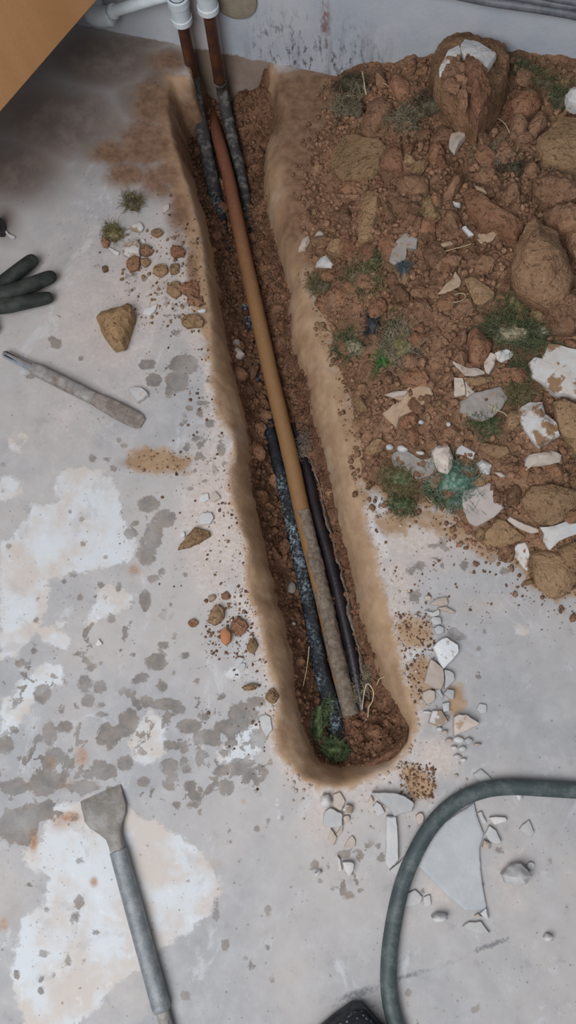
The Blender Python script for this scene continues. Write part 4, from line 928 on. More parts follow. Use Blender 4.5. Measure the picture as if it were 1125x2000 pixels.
HC('clay_slab', 'brown stone slab with sharp corners in the middle of the heap', 'clod', SOILY, .03, [(905,544),(923,540),(948,556),(967,571),(962,583),(940,597),(926,593),(916,571)], .15, .0018, 80, 45)
HC('soil_clod', 'smooth red clod standing left of the dark green tuft', 'clod', SOILR, .03, [(914,647),(931,637),(948,652),(962,671),(948,703),(936,715),(918,705),(912,671)], .4)
HC('soil_clod', 'thin clod wedged left of the smooth red clod', 'clod', SOIL, .016, [(898,644),(914,642),(911,666),(899,674)], .4)
HC('soil_clod', 'rounded brown clod under the smooth red clod', 'clod', SOIL, .02, [(887,700),(890,690),(914,693),(906,710)], .5)
HC('plaster_flake', 'long pale leaf-like flake below the smooth red clod', 'flake', CHIPP, .005, [(884,705),(909,718),(933,718),(948,727),(931,732),(909,730)], .1)
HC('plaster_flake', 'upright pale flake right of the smooth red clod', 'flake', CHIPP, .006, [(945,708),(958,688),(969,693),(965,715),(954,731),(947,727)], .1)
HC('plaster_flake', 'small white flake under the dark green tuft', 'flake', CHIPW, .006, [(967,688),(987,681),(1005,688),(999,698),(982,707),(975,703)], .1)
HC('plaster_chunk', 'biggest white painted plaster chunk at the right edge, mud splashes on it', 'rubble', CHIPM, .03, [(1032,708),(1043,696),(1058,700),(1063,688),(1070,668),(1090,671),(1112,678),(1140,682),(1150,720),(1135,785),(1110,772),(1085,770),(1068,755),(1055,745),(1038,738),(1036,725)], .1, .002, 60)
HC('plaster_crumb', 'small pale wedge above the biggest white plaster chunk', 'crumb', CHIPP, .012, [(1053,632),(1074,642),(1065,661),(1055,650)], .3)
HC('clay_slab', 'low ochre slab below the long pale leaf-like flake', 'clod', SOILY, .014, [(905,737),(930,733),(962,735),(968,744),(935,755),(911,750)], .3)
HC('plaster_flake', 'beige-grey flake left of the fibrous grey membrane', 'flake', CHIPP, .006, [(887,737),(904,737),(909,769),(887,775)], .1)
HC('plaster_flake', 'second beige flake behind the fibrous grey membrane', 'flake', CHIPP, .005, [(910,745),(922,760),(930,768),(912,776)], .1)
HC('soil_clod', 'oval brown clod between the torn tan paper and the beige-grey flake', 'clod', SOIL, .022, [(852,752),(868,730),(884,724),(888,738),(870,758)], .4)
mem, mo, mn = HC('felt_membrane', 'grey felt membrane scrap fringed with green fibres', 'scrap', CHIPG, .006, [(902,783),(926,769),(977,755),(993,779),(982,793),(964,815),(940,823),(916,815),(897,804)], .2, .003)
HC('plaster_chunk', 'brown chunk with a white face just below the biggest white chunk', 'rubble', CHIPM, .034, [(1009,812),(1017,793),(1036,783),(1060,783),(1065,807),(1089,825),(1094,849),(1065,860),(1052,871),(1036,857),(1025,841)], .3, .003, 70)
HC('clay_slab', 'tall brown slab cut by the right edge beside the white-faced chunk', 'clod', SOILY, .04, [(1081,783),(1102,777),(1125,788),(1150,800),(1150,880),(1125,887),(1108,860),(1092,839),(1086,807)], .15, .002, 70)
HC('plaster_chunk', 'oblong whitish plaster bar below the white-faced chunk', 'rubble', CHIPP, .022, [(1024,921),(1025,897),(1033,887),(1081,879),(1098,887),(1094,903),(1057,911),(1036,913)], .3, .003, 80)
HC('clay_slab', 'thin brown slab left of the oblong plaster bar', 'clod', SOILY, .014, [(925,871),(945,864),(993,873),(996,884),(974,897),(950,887)], .2)
HC('stone', 'lumpy cream-white stone at the front of the heap', 'stone', chip_mat('cream_stone', (0.54, 0.45, 0.38), (0.64, 0.56, 0.49)), .03, [(848,887),(854,876),(876,871),(885,887),(884,911),(873,927),(860,924),(850,908)], .6, .005, 90)
HC('plaster_flake', 'light grey flake right of the lumpy cream-white stone', 'flake', CHIP, .008, [(892,876),(902,869),(929,884),(924,899),(905,889),(889,887)], .15)
HC('stone', 'small whitish lump right of the teal felt', 'stone', CHIPW, .018, [(929,905),(942,896),(961,908),(956,929),(945,927)], .5, .004)
HC('plaster_crumb', 'small pale crumb right of the whitish lump by the teal felt', 'crumb', CHIPP, .008, [(962,920),(978,922),(986,930),(975,932)], .4)
HC('plaster_flake', 'large lilac-grey flake poking out under the teal felt', 'flake', chip_mat('lilac_flake', (0.36, 0.30, 0.27), (0.44, 0.37, 0.34), None), .008, [(902,986),(905,960),(932,949),(956,944),(969,965),(982,992),(964,1010),(945,1021),(929,1030),(916,1021),(908,1005)], .1)
HC('clay_slab', 'flat fan-shaped brown clod at the front edge of the heap', 'clod', SOILY, .022, [(944,1058),(948,1040),(972,1013),(985,1016),(1028,1050),(1006,1061),(985,1070),(950,1068)], .25)
HC('plaster_flake', 'pinkish flake wedged right of the fan-shaped clod', 'flake', CHIPP, .007, [(990,1016),(996,1009),(1017,1021),(1052,1034),(1053,1040),(1036,1042),(1012,1032)], .1)
HC('plaster_chunk', 'white hook-shaped plaster chunk near the front right corner of the heap', 'rubble', CHIPW, .018, [(1053,1029),(1081,1028),(1108,1017),(1130,1017),(1130,1042),(1092,1056),(1073,1076),(1060,1056),(1062,1042)], .15)
HC('plaster_chunk', 'white triangular chip with a muddy top at the front edge of the heap', 'rubble', CHIPM, .012, [(998,1080),(1010,1062),(1025,1060),(1036,1080),(1030,1117),(1012,1098)], .1)
HC('soil_clod', 'broad pock-marked clod of soil at the front right of the heap', 'clod', soil_mat('pocked_clay', (0.24, 0.14, 0.075), (0.34, 0.21, 0.12), (0.43, 0.29, 0.18), .8), .04, [(1017,975),(1038,950),(1078,944),(1125,957),(1145,980),(1113,997),(1102,1016),(1078,1028),(1054,1026),(1038,1013),(1022,994)], .3, .003, 70)
HC('soil_clod', 'front-most wet ochre clod of the heap at the right edge', 'clod', SOILY, .036, [(1036,1085),(1065,1080),(1094,1085),(1120,1100),(1128,1130),(1116,1152),(1102,1165),(1081,1173),(1065,1162),(1046,1144)], .4, .003, 70)
HC('soil_clod', 'ochre clod cut by the right edge above the front-most one', 'clod', SOILY, .036, [(1094,1074),(1125,1058),(1150,1080),(1140,1115),(1120,1120),(1102,1106)], .4)
HC('soil_clod', 'small tan clod on the floor left of the front-most ochre clod', 'clod', SOILY, .010, [(1018,1142),(1025,1133),(1040,1131),(1042,1138),(1030,1143)], .4)
HC('paper_scrap', 'torn tan building paper crumpled in the lower left of the heap', 'paper', CHIPT, .004, [(752,770),(796,759),(819,750),(839,757),(842,768),(823,794),(812,787),(805,803),(779,815),(775,836),(766,826),(747,808),(772,787),(782,775)], .6, .006, 45)
HC('plaster_flake', 'pale strip lying across the upper end of the torn tan paper', 'flake', CHIPP, .004, [(751,770),(775,764),(796,762),(790,770),(765,775)], .2, lift=2.2)
HC('washer_disc', 'flat round brown disc with a pale hollow left of the cream-white stone', 'disc', SOILY, .006, [(712,886),(715,875),(729,860),(742,856),(749,866),(745,879),(726,889)], .2)
HC('plastic_film', 'dull grey plastic film left of the cream-white stone', 'scrap', CHIPG, .003, [(766,898),(768,886),(791,879),(823,898),(842,893),(851,909),(842,928),(812,937),(789,926),(772,914)], .8, .004, 50)
HC('paper_scrap', 'long tan strip lying aslant above the leaf-shaped flake', 'paper', CHIPT, .004, [(826,492),(850,478),(880,470),(884,473),(852,488),(832,500)], .3)
for px, py, r_, lab in ((761,874,8,'left one of two white pebbles above the grey film'), (783,875,9,'right one of two white pebbles above the grey film'), (822,824,6,'white pebble on crumbs below the torn tan paper'), (824,885,5,'white sliver between the grey film and the cream-white stone'), (876,829,5,'pinkish pebble left of the fibrous grey membrane'), (944,920,4,'tiny dark-rimmed pebble right of the teal felt')):
    a_ = np.linspace(0, 6.28, 8)[:-1]
    HC('pebble', lab, 'pebble', CHIPW, .008, [(px + r_ * math.cos(t) * random.uniform(.8, 1.2), py + r_ * math.sin(t) * random.uniform(.7, 1.0)) for t in a_], .5)
HC('soil_clod', 'wide brown clod just right of the teal felt and lilac flake', 'clod', SOIL, .02, [(985,960),(1005,945),(1018,960),(1012,985),(992,990)], .5, .004)
HC('soil_clod', 'small tan clod between the lilac flake and the fan-shaped clod', 'clod', SOILY, .014, [(925,1045),(935,1030),(946,1038),(942,1056),(930,1058)], .5)

# ------------------------------------------------------------------ random clods and crumbs on the heap
REG = np.array([(655,160),(700,140),(850,110),(1125,170),(1125,1110),(1020,1095),(950,1070),(900,1030),(840,985),(745,955),(706,925),(700,860),(680,790),(650,715),(625,640),(600,570),(592,450),(600,360),(640,240)], float)
def px_in(p, V): return sd_poly(np.array([p], float), V)[0] > 0
def over_authored(p, pad=2):
    for q in heap_polys:
        if q[:, 0].min() - pad < p[0] < q[:, 0].max() + pad and q[:, 1].min() - pad < p[1] < q[:, 1].max() + pad and sd_poly(np.array([p], float), q)[0] > -pad: return True
    return False
PROTO = [lump_mesh('soil_clod', 100 + k, m) for k, m in enumerate([SOIL, SOIL, SOIL, SOIL, SOIL, SOILR, SOILR, SOILY])]
r2 = np.random.default_rng(5); cnt = 0; tries = 0
while cnt < 175 and tries < 6000:
    tries += 1
    p = (r2.uniform(590, 1125), r2.uniform(120, 1110))
    if not px_in(p, REG) or over_authored(p, 3): continue
    h = heap_hit(*p)
    if h[1] > 1.07 : continue
    s = 0.0065 + 0.0145 * r2.random() ** 1.9
    o = bpy.data.objects.new('soil_clod', PROTO[r2.integers(len(PROTO))]); COL.objects.link(o)
    o.location = h + np.array([0, 0, s * 0.25]); o.scale = (s, s, s); o.rotation_euler = (r2.uniform(-.6, .6), r2.uniform(-.6, .6), r2.uniform(0, 6.28))
    put_props(o, 'small loose brown clod of crumbled soil lying on the heap', 'clod', 'small loose clods on the soil heap'); cnt += 1
pos = []; 
xy = np.column_stack([r2.uniform(-0.30, 0.55, 26000), r2.uniform(0.2, 1.09, 26000)]); dd = heap_d(xy)
xy = xy[dd > -0.045 * r2.random(len(dd)) ** 2.5]; hh = np.maximum(heap_h(xy), 0); ok_ = (sd_poly(xy, POUT) < 0); xy, hh = xy[ok_], hh[ok_]
sz = 0.0013 + 0.0062 * r2.random(len(xy)) ** 3.4
crumbs('soil_crumbs', np.column_stack([xy, hh + sz * .3]), sz, SOIL, 3, 'fine brown crumbs of soil scattered all over the heap', 'soil')
# trench crumbs and clods
xy = np.column_stack([r2.uniform(lo[0], hi[0], 40000), r2.uniform(lo[1], 1.09, 40000)]); di_ = sd_poly(xy, PIN); xy = xy[di_ > 0.003]; xy = xy[:9000]
sz = 0.0011 + 0.006 * r2.random(len(xy)) ** 2.8
crumbs('trench_crumbs', np.column_stack([xy, bed_h(xy) + sz * .3]), sz, SOILT, 6, 'fine red-brown crumbs of soil in the trench', 'soil')
TPROTO = [lump_mesh('soil_clod', 200 + k, m, rough=.3) for k, m in enumerate([SOILT, SOILT, SOILT, SOILR, SOILT])]
pathO = np.array(spline(O_p, .01))
cnt = 0
while cnt < 75:
    q = np.array([r2.uniform(lo[0], hi[0]), r2.uniform(lo[1], 1.0)])
    if sd_poly(q[None], PIN)[0] < 0.009: continue
    if np.linalg.norm(pathO[:, :2] - q, axis=1).min() < 0.018: continue
    s = 0.0045 + 0.0105 * r2.random() ** 1.6
    o = bpy.data.objects.new('soil_clod', TPROTO[r2.integers(5)]); COL.objects.link(o)
    o.location = (q[0], q[1], bed_h(q[None])[0] + s * .3); o.scale = (s, s, s); o.rotation_euler = (r2.uniform(-.6, .6), r2.uniform(-.6, .6), r2.uniform(0, 6.28))
    put_props(o, 'small red-brown clod of soil lying in the trench', 'clod', 'small clods in the trench'); cnt += 1
def trench_stone(px, py, rx, ry, T, mat, lab, name='stone'):
    zz = -0.09
    for _ in range(3): w = W(px, py, zz); zz = bed_h(w[None, :2])[0] + T * .5
    a_ = np.linspace(0, 6.28, 9)[:-1]
    o = chunk(name, [(px + rx * math.cos(t) * random.uniform(.85, 1.15), py + ry * math.sin(t) * random.uniform(.85, 1.15)) for t in a_], W(px, py, zz), UP, T, mat, .5, .0015, 90, .003)
    put_props(o, lab, 'stone' if name == 'stone' else 'clod')
trench_stone(501, 882, 19, 17, .012, SOILR, 'round red-brown stone in the trench left of the tarred pipe')
trench_stone(462, 690, 13, 11, .012, CHIPP, 'upper pale pebble in the trench left of the ochre pipe')
trench_stone(461, 668, 9, 7, .010, CHIPG, 'upper grey pebble in the trench left of the ochre pipe')
trench_stone(466, 730, 17, 14, .016, SOILT, 'smooth egg-shaped clod in the trench below the pale pebbles', 'soil_clod')
trench_stone(570, 1148, 9, 11, .008, CHIPG, 'grey stone chip in the trench left of the tarred pipe')
trench_stone(646, 962, 10, 9, .010, SOILY, 'tan stone on the right side of the trench beside the black pipe')
trench_stone(697, 1413, 12, 9, .012, SOILR, 'rounded clod at the lower end of the middle pipe', 'soil_clod')
trench_stone(573, 1218, 5, 4, .005, CHIPP, 'tiny white pebble in the trench left of the tarred pipe')

# ------------------------------------------------------------------ chips, flakes and clods on the floor
def FC(name, label, cat, mat, T, px, dome=.12, amp=.0008, nscale=90, tilt=(0, 0), z0=0.0, sharp=38, step=.0035, group=None):
    px = list(px)
    if name == 'soil_clod': amp = max(amp, .0028); T *= .62; step = .0028; sharp = 30; nscale = max(nscale, 110) if T < .02 else nscale
    c = np.mean(px, axis=0)
    n = nrm([tilt[0], tilt[1], 1]); o = W(c[0], c[1], z0 + T)
    return put_props(chunk(name, px, o, n, T, mat, dome, amp, nscale, step, sharp, .03), label, cat, group)
def blob(px, py, rx, ry, n=9, j=.2):
    return [(px + rx * math.cos(t) * random.uniform(1 - j, 1 + j), py + ry * math.sin(t) * random.uniform(1 - j, 1 + j)) for t in np.linspace(0, 6.283, n, endpoint=False)]
FC('soil_clod', 'triangular ochre clod alone on the floor between glove and trench', 'clod', soil_mat('pale_ochre_clay', (0.31, 0.19, 0.095), (0.42, 0.27, 0.145), (0.48, 0.34, 0.2), 0.6, 0), .04, [(187,618),(197,607),(235,598),(250,590),(257,603),(246,640),(236,668),(215,672),(198,648)], .5, .002, 60, (-.15, .1))
FC('soil_clod', 'red clod lowest in the little cluster left of the trench', 'clod', SOILR, .014, blob(260,513,13,15), .5, .002)
FC('soil_clod', 'ochre clod touching the red one in the cluster left of the trench', 'clod', SOILY, .010, blob(284,511,10,9), .5, .002)
FC('soil_clod', 'brown clod right of the flat grey stone in the cluster left of the trench', 'clod', SOIL, .012, blob(284,488,13,10), .5, .003)
FC('stone', 'flat grey-olive stone in the cluster left of the trench', 'stone', SMUDGE, .012, [(237,482),(248,470),(266,468),(273,478),(271,496),(252,500),(240,494)], .1)
FC('stone', 'greyish stone above the flat grey-olive stone left of the trench', 'stone', SMUDGE, .006, blob(268,443,13,9), .2)
FC('soil_clod', 'small ochre clod left of the olive tuft on the floor', 'clod', SOILR, .010, blob(205,473,9,9), .5, .003)
FC('soil_clod', 'olive-brown clod alone left of the white splash by the trench', 'clod', SOILY, .009, blob(306,453,11,8), .5, .002)
FC('soil_clod', 'reddish clod beside the white splash near the trench edge', 'clod', SOILR, .012, blob(345,490,15,12), .5, .004, 110)
FC('soil_clod', 'crumbly tan clod, upper left of the four by the trench edge', 'clod', SOILY, .010, blob(312,527,14,13), .5, .005, 130)
FC('soil_clod', 'crumbly grey-tan clod right of the upper left one by the trench edge', 'clod', SOILY, .009, blob(340,524,11,10), .5, .005, 130)
FC('soil_clod', 'smooth ochre clod half covered by the red crumbs at the trench edge', 'clod', SOILY, .012, blob(341,563,14,16), .4, .002)
FC('soil_clod', 'red crumbly clod right of the smooth ochre one at the trench edge', 'clod', SOILR, .012, blob(370,562,20,16), .5, .006, 130)
FC('soil_clod', 'second red crumbly clod lying right at the trench edge', 'clod', SOIL, .009, blob(382,585,17,11), .5, .006, 130)
FC('soil_clod', 'olive-ochre clod at the trench edge with a white chip on it', 'clod', SOILY, .016, blob(376,625,21,14), .4, .002)
FC('plaster_chip', 'thin white chip lying on the olive-ochre clod at the trench edge', 'chip', CHIPW, .004, [(385,607),(394,603),(402,604),(400,609),(390,610)], z0=.012)
FC('soil_clod', 'dark little clod left of the red one, alone on the pale floor', 'clod', SOIL, .006, blob(205,525,7,6), .5)
FC('plaster_chip', 'pale slanting chip near the upper left trench edge', 'chip', CHIPP, .004, [(316,410),(320,402),(330,398),(330,407),(321,415)])
FC('plaster_chip', 'white sliver beside the olive tuft on the floor', 'chip', CHIPW, .004, [(212,483),(220,486),(233,493),(230,498),(220,493)])
FC('plaster_chip', 'white pointed chip above the triangular ochre clod to its right', 'chip', CHIPW, .005, [(279,612),(282,602),(293,599),(307,594),(304,605),(292,616)])
FC('plaster_chip', 'tiny white chip above the cluster of clods left of the trench', 'chip', CHIPW, .003, [(274,467),(280,466),(285,473),(278,474)])
FC('plaster_chip', 'white strip lying at the left edge above the glove', 'chip', CHIPW, .004, [(5,448),(11,449),(18,457),(29,462),(27,466),(18,463)])
FC('rubber_offcut', 'black rounded scrap cut by the left edge above the glove', 'scrap', BLACK, .02, blob(-6,436,11,17), .5)
FC('plaster_chip', 'light grey kite-shaped chip right of the narrow chisel', 'chip', CHIP, .008, [(251,759),(262,756),(277,757),(290,769),(279,779),(268,785),(258,772)], .1)
FC('plaster_chip', 'left of the two pale chips above the round white one by the trench', 'chip', CHIPW, .004, [(388,978),(392,966),(406,963),(408,975),(398,981)])
FC('plaster_chip', 'right of the two pale chips above the round white one by the trench', 'chip', CHIPP, .005, [(412,965),(420,959),(431,972),(418,979),(411,976)])
FC('plaster_chip', 'round white chip above the mossy clod left of the trench', 'chip', CHIPW, .006, [(388,1008),(395,1001),(413,1001),(418,1010),(410,1024),(390,1025)])
FC('plaster_chip', 'small white crumb left of the mossy clod', 'chip', CHIPW, .005, blob(357,1044,5,5))
FC('soil_clod', 'long mossy ochre clod left of the trench under the round white chip', 'clod', SOILY, .014, [(347,1072),(362,1048),(380,1029),(408,1038),(409,1046),(390,1058),(370,1068)], .4, .003)
FC('soil_clod', 'tan clod standing above the orange one left of the trench', 'clod', SOILY, .016, [(405,1215),(412,1190),(425,1180),(438,1190),(437,1207),(420,1222)], .4, .003)
FC('brick_chip', 'orange brick-coloured chip left of the trench', 'chip', chip_mat('orange_chip', (0.42, 0.17, 0.08), (0.50, 0.23, 0.12)), .012, [(430,1232),(441,1224),(451,1238),(450,1252),(440,1261),(431,1252)], .3)
FC('soil_clod', 'crumbly red-brown clod right of the orange chip', 'clod', SOILR, .010, blob(465,1224,17,17), .5, .006, 130)
FC('soil_clod', 'crumbly tan clod below the red-brown one, near the trench edge', 'clod', SOILY, .008, blob(493,1262,10,16), .5, .005, 130)
FC('soil_clod', 'dark clod, left of the pair above the tan clod', 'clod', SMUDGE, .006, blob(414,1167,8,7), .5)
FC('soil_clod', 'brown clod, right of the pair above the tan clod', 'clod', SOIL, .007, blob(441,1164,9,9), .5)
FC('soil_clod', 'reddish clod alone left of the tan clod', 'clod', SOILR, .007, blob(377,1217,11,8), .5, .004)
FC('stone', 'lens-shaped tan stone near the lower left trench edge', 'stone', SOILY, .008, [(472,1343),(485,1335),(503,1336),(498,1346),(482,1349)], .4)
FC('soil_clod', 'olive clod right of the lens-shaped stone at the trench edge', 'clod', SOILY, .008, blob(530,1360,12,14), .5, .006, 130)
FC('plaster_chip', 'upper of two white chips below the crumbly clods left of the trench', 'chip', CHIPW, .003, [(459,1289),(466,1283),(477,1286),(472,1295),(462,1297)])
FC('plaster_chip', 'lower of two white chips below the crumbly clods left of the trench', 'chip', CHIP, .003, [(464,1305),(470,1295),(480,1296),(478,1307),(468,1314)])
FC('plaster_chip', 'small white triangle on the grey floor far left of the trench', 'chip', CHIPW, .004, [(186,1260),(192,1247),(200,1258),(192,1261)])
FC('plaster_chip', 'grey peeled screed flake beside the trench end on the left', 'chip', CHIP, .004, [(505,1400),(518,1395),(528,1400),(532,1425),(520,1440),(512,1425)])
# right of the trench
FC('screed_chip', 'beige flat chip topmost in the row of chips right of the trench', 'chip', CHIPP, .005, [(838,1180),(856,1168),(873,1166),(875,1180),(864,1183)])
FC('screed_chip', 'beige wedge chip lying right under the topmost chip right of the trench', 'chip', CHIPP, .006, [(855,1188),(870,1184),(890,1196),(886,1198),(868,1193)])
FC('screed_chip', 'small oval chip left of the topmost beige chip', 'chip', CHIPP, .004, blob(836,1168,7,5))
FC('screed_chip', 'grey splintered chip below the beige wedge chip', 'chip', CHIP, .006, [(830,1193),(845,1196),(858,1190),(858,1201),(845,1205)])
FC('screed_chip', 'upper of two small rounded grey chips above the biggest chip right of the trench', 'chip', CHIP, .008, [(841,1210),(845,1204),(860,1206),(862,1218),(848,1221)])
FC('screed_chip', 'lower of two small rounded grey chips above the biggest chip right of the trench', 'chip', CHIP, .008, [(848,1227),(856,1221),(867,1226),(866,1236),(853,1240)])
FC('screed_chip', 'biggest pale chip with a muddy corner right of the trench', 'chip', chip_mat('muddy_corner', (0.60, 0.60, 0.60), (0.66, 0.64, 0.62), (0.33, 0.26, 0.21), .64), .014, [(847,1263),(855,1252),(873,1244),(896,1259),(896,1275),(877,1295),(867,1306),(857,1291)])
FC('screed_chip', 'broad pinkish chip right under the biggest pale chip', 'chip', CHIPP, .012, [(828,1334),(836,1304),(842,1287),(857,1297),(867,1306),(868,1330),(863,1346),(850,1344)])
FC('screed_chip', 'grey half chip lying against the broad pinkish chip', 'chip', CHIP, .009, [(868,1308),(878,1310),(886,1314),(888,1328),(878,1340),(868,1346),(870,1330)])
FC('screed_chip', 'small square grey chip below the broad pinkish chip', 'chip', CHIP, .009, [(867,1354),(874,1346),(887,1348),(886,1367),(876,1363)])
FC('screed_chip', 'thin bluish chip left of the small square grey chip', 'chip', CHIP, .006, [(852,1347),(859,1346),(866,1360),(863,1366)])
FC('screed_chip', 'grey chip one below the small square one', 'chip', CHIP, .007, [(864,1374),(878,1371),(877,1388),(866,1391)])
FC('screed_chip', 'mud-smeared chip above and left of the lone triangular chip', 'chip', SMUDGE, .009, [(838,1412),(845,1388),(862,1387),(876,1410),(858,1419)])
FC('screed_chip', 'triangular pinkish chip lying alone right of the trench end', 'chip', CHIPP, .014, [(887,1437),(887,1400),(896,1395),(912,1396),(938,1413),(916,1426)])
FC('screed_chip', 'faint grey chip above right of the triangular pinkish chip', 'chip', CHIP, .004, [(931,1385),(936,1374),(950,1377),(950,1392),(940,1394)])
FC('screed_chip', 'pinkish broken chip left of the thin bluish chip', 'chip', CHIPP, .006, [(826,1352),(838,1346),(850,1350),(850,1368),(836,1376),(826,1366)])
for px, py, rx, ry in ((877,1446,7,5),(896,1445,11,7),(916,1448,9,7),(933,1454,7,3),(869,1430,6,5),(859,1424,6,4),(887,1461,6,5),(904,1463,8,6),(824,1369,6,5),(834,1391,8,3),(812,1203,4,3),(893,1478,7,5),(905,1484,6,4)):
    FC('screed_crumb', 'little pale crumb of broken screed right of the trench end', 'crumb', random.choice([CHIPP, CHIP, CHIPW]), .006, blob(px, py, rx, ry, 7), .3, group='little crumbs right of the trench end')
# below the trench end
FC('screed_chip', 'smooth bluish pebble-like chip just below the trench end', 'chip', CHIPW, .012, [(625,1568),(630,1552),(642,1551),(649,1568),(640,1578),(628,1577)], .5)
FC('screed_chip', 'squarish grey chip under the bluish pebble-like chip', 'chip', CHIP, .009, [(631,1600),(633,1587),(645,1578),(668,1590),(669,1612),(655,1617),(634,1615)])
FC('screed_chip', 'rounded brownish chip right of the squarish grey chip', 'chip', SMUDGE, .009, [(670,1580),(677,1571),(689,1575),(688,1589),(676,1591)], .3)
FC('screed_chip', 'small tan chip touching the right of the squarish grey chip', 'chip', CHIPP, .006, blob(677,1599,7,8))
FC('screed_chip', 'pinkish plaster flake between the pebble-like chip and the brownish one', 'chip', CHIPP, .005, [(650,1552),(664,1546),(674,1565),(666,1584),(652,1575)])
FC('screed_chip', 'beige chip hanging below the squarish grey chip', 'chip', CHIPP, .006, [(641,1640),(646,1618),(658,1635),(652,1651)])
FC('screed_chip', 'slim beige chip right of the beige hanging chip', 'chip', CHIPP, .006, [(656,1630),(670,1609),(668,1625),(661,1634)])
FC('screed_chip', 'flat tan chip right of the slim beige chip', 'chip', CHIPP, .004, [(672,1655),(679,1640),(688,1632),(694,1642),(693,1654)])
FC('plaster_chip', 'white arrowhead chip on the dark damp spots below the trench', 'chip', CHIPW, .012, [(669,1684),(682,1683),(692,1687),(690,1700),(682,1714),(673,1698)], .15)
FC('plaster_chip', 'thin white strip left of the white arrowhead chip', 'chip', CHIPW, .005, [(659,1672),(665,1679),(668,1700),(662,1704)])
FC('plaster_chip', 'white crumpled crumb left of the arrowhead chip', 'chip', CHIPW, .007, [(614,1706),(625,1698),(629,1706),(617,1713)], .5, .003)
FC('screed_chip', 'large grey screed slab lying below the trench corner', 'chip', CHIP, .014, [(727,1548),(766,1548),(792,1555),(810,1569),(806,1585),(785,1589),(771,1594),(759,1580)], .05)
FC('screed_chip', 'thin grey chip tucked under the left of the large slab', 'chip', CHIP, .006, [(728,1575),(735,1566),(744,1572),(752,1588),(738,1594)])
FC('screed_chip', 'small leaf chip at the left tip of the large slab', 'chip', CHIPP, .006, [(718,1568),(725,1554),(730,1566),(723,1572)])
FC('screed_strip', 'long narrow white screed strip pointing down left of the hose', 'chip', CHIPW, .010, [(755,1595),(774,1595),(777,1629),(778,1680),(761,1699),(753,1686),(754,1652)], .05)
FC('screed_chip', 'grey triangular chip between the long strip and the hose', 'chip', CHIP, .007, [(762,1700),(782,1682),(794,1670),(794,1689),(784,1721),(770,1710)])
FC('screed_chip', 'tan crumbly chip right of the long strip under the large slab', 'chip', CHIPP, .006, blob(820,1598,8,12))
FC('screed_chip', 'grey chip hugging the right side of the hose', 'chip', CHIP, .005, [(790,1770),(795,1745),(810,1737),(826,1752),(822,1765),(805,1771)])
FC('screed_chip', 'faint grey chip right of the one hugging the hose', 'chip', CHIP, .004, [(826,1768),(828,1752),(840,1748),(842,1768),(834,1772)])
FC('screed_sheet', 'huge thin triangle of lifted grey screed enclosed by the hose', 'screed sheet', chip_mat('lifted_screed', (0.40, 0.405, 0.41), (0.46, 0.455, 0.45)), .0055, [(818,1692),(838,1645),(868,1608),(893,1592),(926,1570),(931,1596),(945,1629),(936,1659),(940,1716),(949,1767),(949,1772),(931,1777),(910,1777),(870,1745),(840,1712)], .02, .0004, 60)
FC('screed_chip', 'white angular chip right of the lifted screed triangle', 'chip', CHIPW, .007, [(957,1597),(968,1595),(988,1597),(990,1604),(966,1611)])
FC('screed_chip', 'grey cracked chip against the right edge of the lifted screed', 'chip', CHIP, .007, [(948,1628),(956,1612),(968,1621),(980,1646),(970,1649),(957,1643)])
FC('screed_chip', 'narrow grey chip above the cracked one at the lifted screed', 'chip', CHIP, .005, [(933,1588),(940,1584),(950,1607),(944,1610)])
FC('screed_chip', 'round tan chip under the cracked one at the lifted screed', 'chip', CHIPP, .007, [(942,1655),(946,1640),(958,1646),(956,1660)], .3)
FC('screed_chip', 'grey drop-shaped flat chip farthest right on the floor', 'chip', CHIP, .005, [(1015,1620),(1022,1610),(1033,1602),(1044,1626),(1036,1637),(1026,1629)])
FC('screed_chip', 'white chip peeking out just under the hose on the right', 'chip', CHIPW, .008, [(1006,1549),(1021,1549),(1019,1562),(1012,1565)], .3)
st_ = FC('stone', 'grey lump with a white broken face right of the lifted screed', 'stone', CHIP, .02, [(982,1710),(1000,1692),(1019,1688),(1040,1710),(1028,1728),(1005,1731),(989,1725)], .5, .003)
chunk('broken_face', [(993,1705),(1001,1702),(1008,1722),(996,1720)], W(1000,1712,.0235), UP, .003, CHIPW, .1, .0004, 90, .003, 40, .03, st_)['label'] = 'white broken face'
FC('screed_chip', 'small pale chip above right of the grey lump with a white face', 'chip', CHIP, .005, blob(1037,1691,8,8))
FC('stone', 'pale lump left below the lifted screed triangle', 'stone', CHIPW, .014, [(845,1793),(853,1786),(872,1787),(877,1794),(866,1803),(850,1802)], .5, .003)
FC('screed_chip', 'white chip wedged at the lower tip of the lifted screed', 'chip', CHIPW, .008, [(938,1785),(950,1773),(954,1797)])
FC('screed_chip', 'tiny chip left of the white one at the lower tip of the lifted screed', 'chip', CHIPP, .005, [(927,1789),(933,1784),(942,1792)])
FC('screed_chip', 'boat-shaped grey chip below the lifted screed triangle', 'chip', CHIP, .006, [(904,1810),(915,1801),(940,1800),(957,1823),(940,1824),(920,1819)])
FC('stone', 'pale lump near the right edge at the bottom of the photo', 'stone', CHIPW, .010, [(1062,1832),(1068,1824),(1080,1829),(1078,1840),(1066,1840)], .5, .003)
FC('screed_chip', 'grey flake above the hose on its upper bend', 'chip', CHIP, .004, [(925,1512),(940,1502),(958,1520),(960,1532),(940,1530)])
r3 = np.random.default_rng(11)
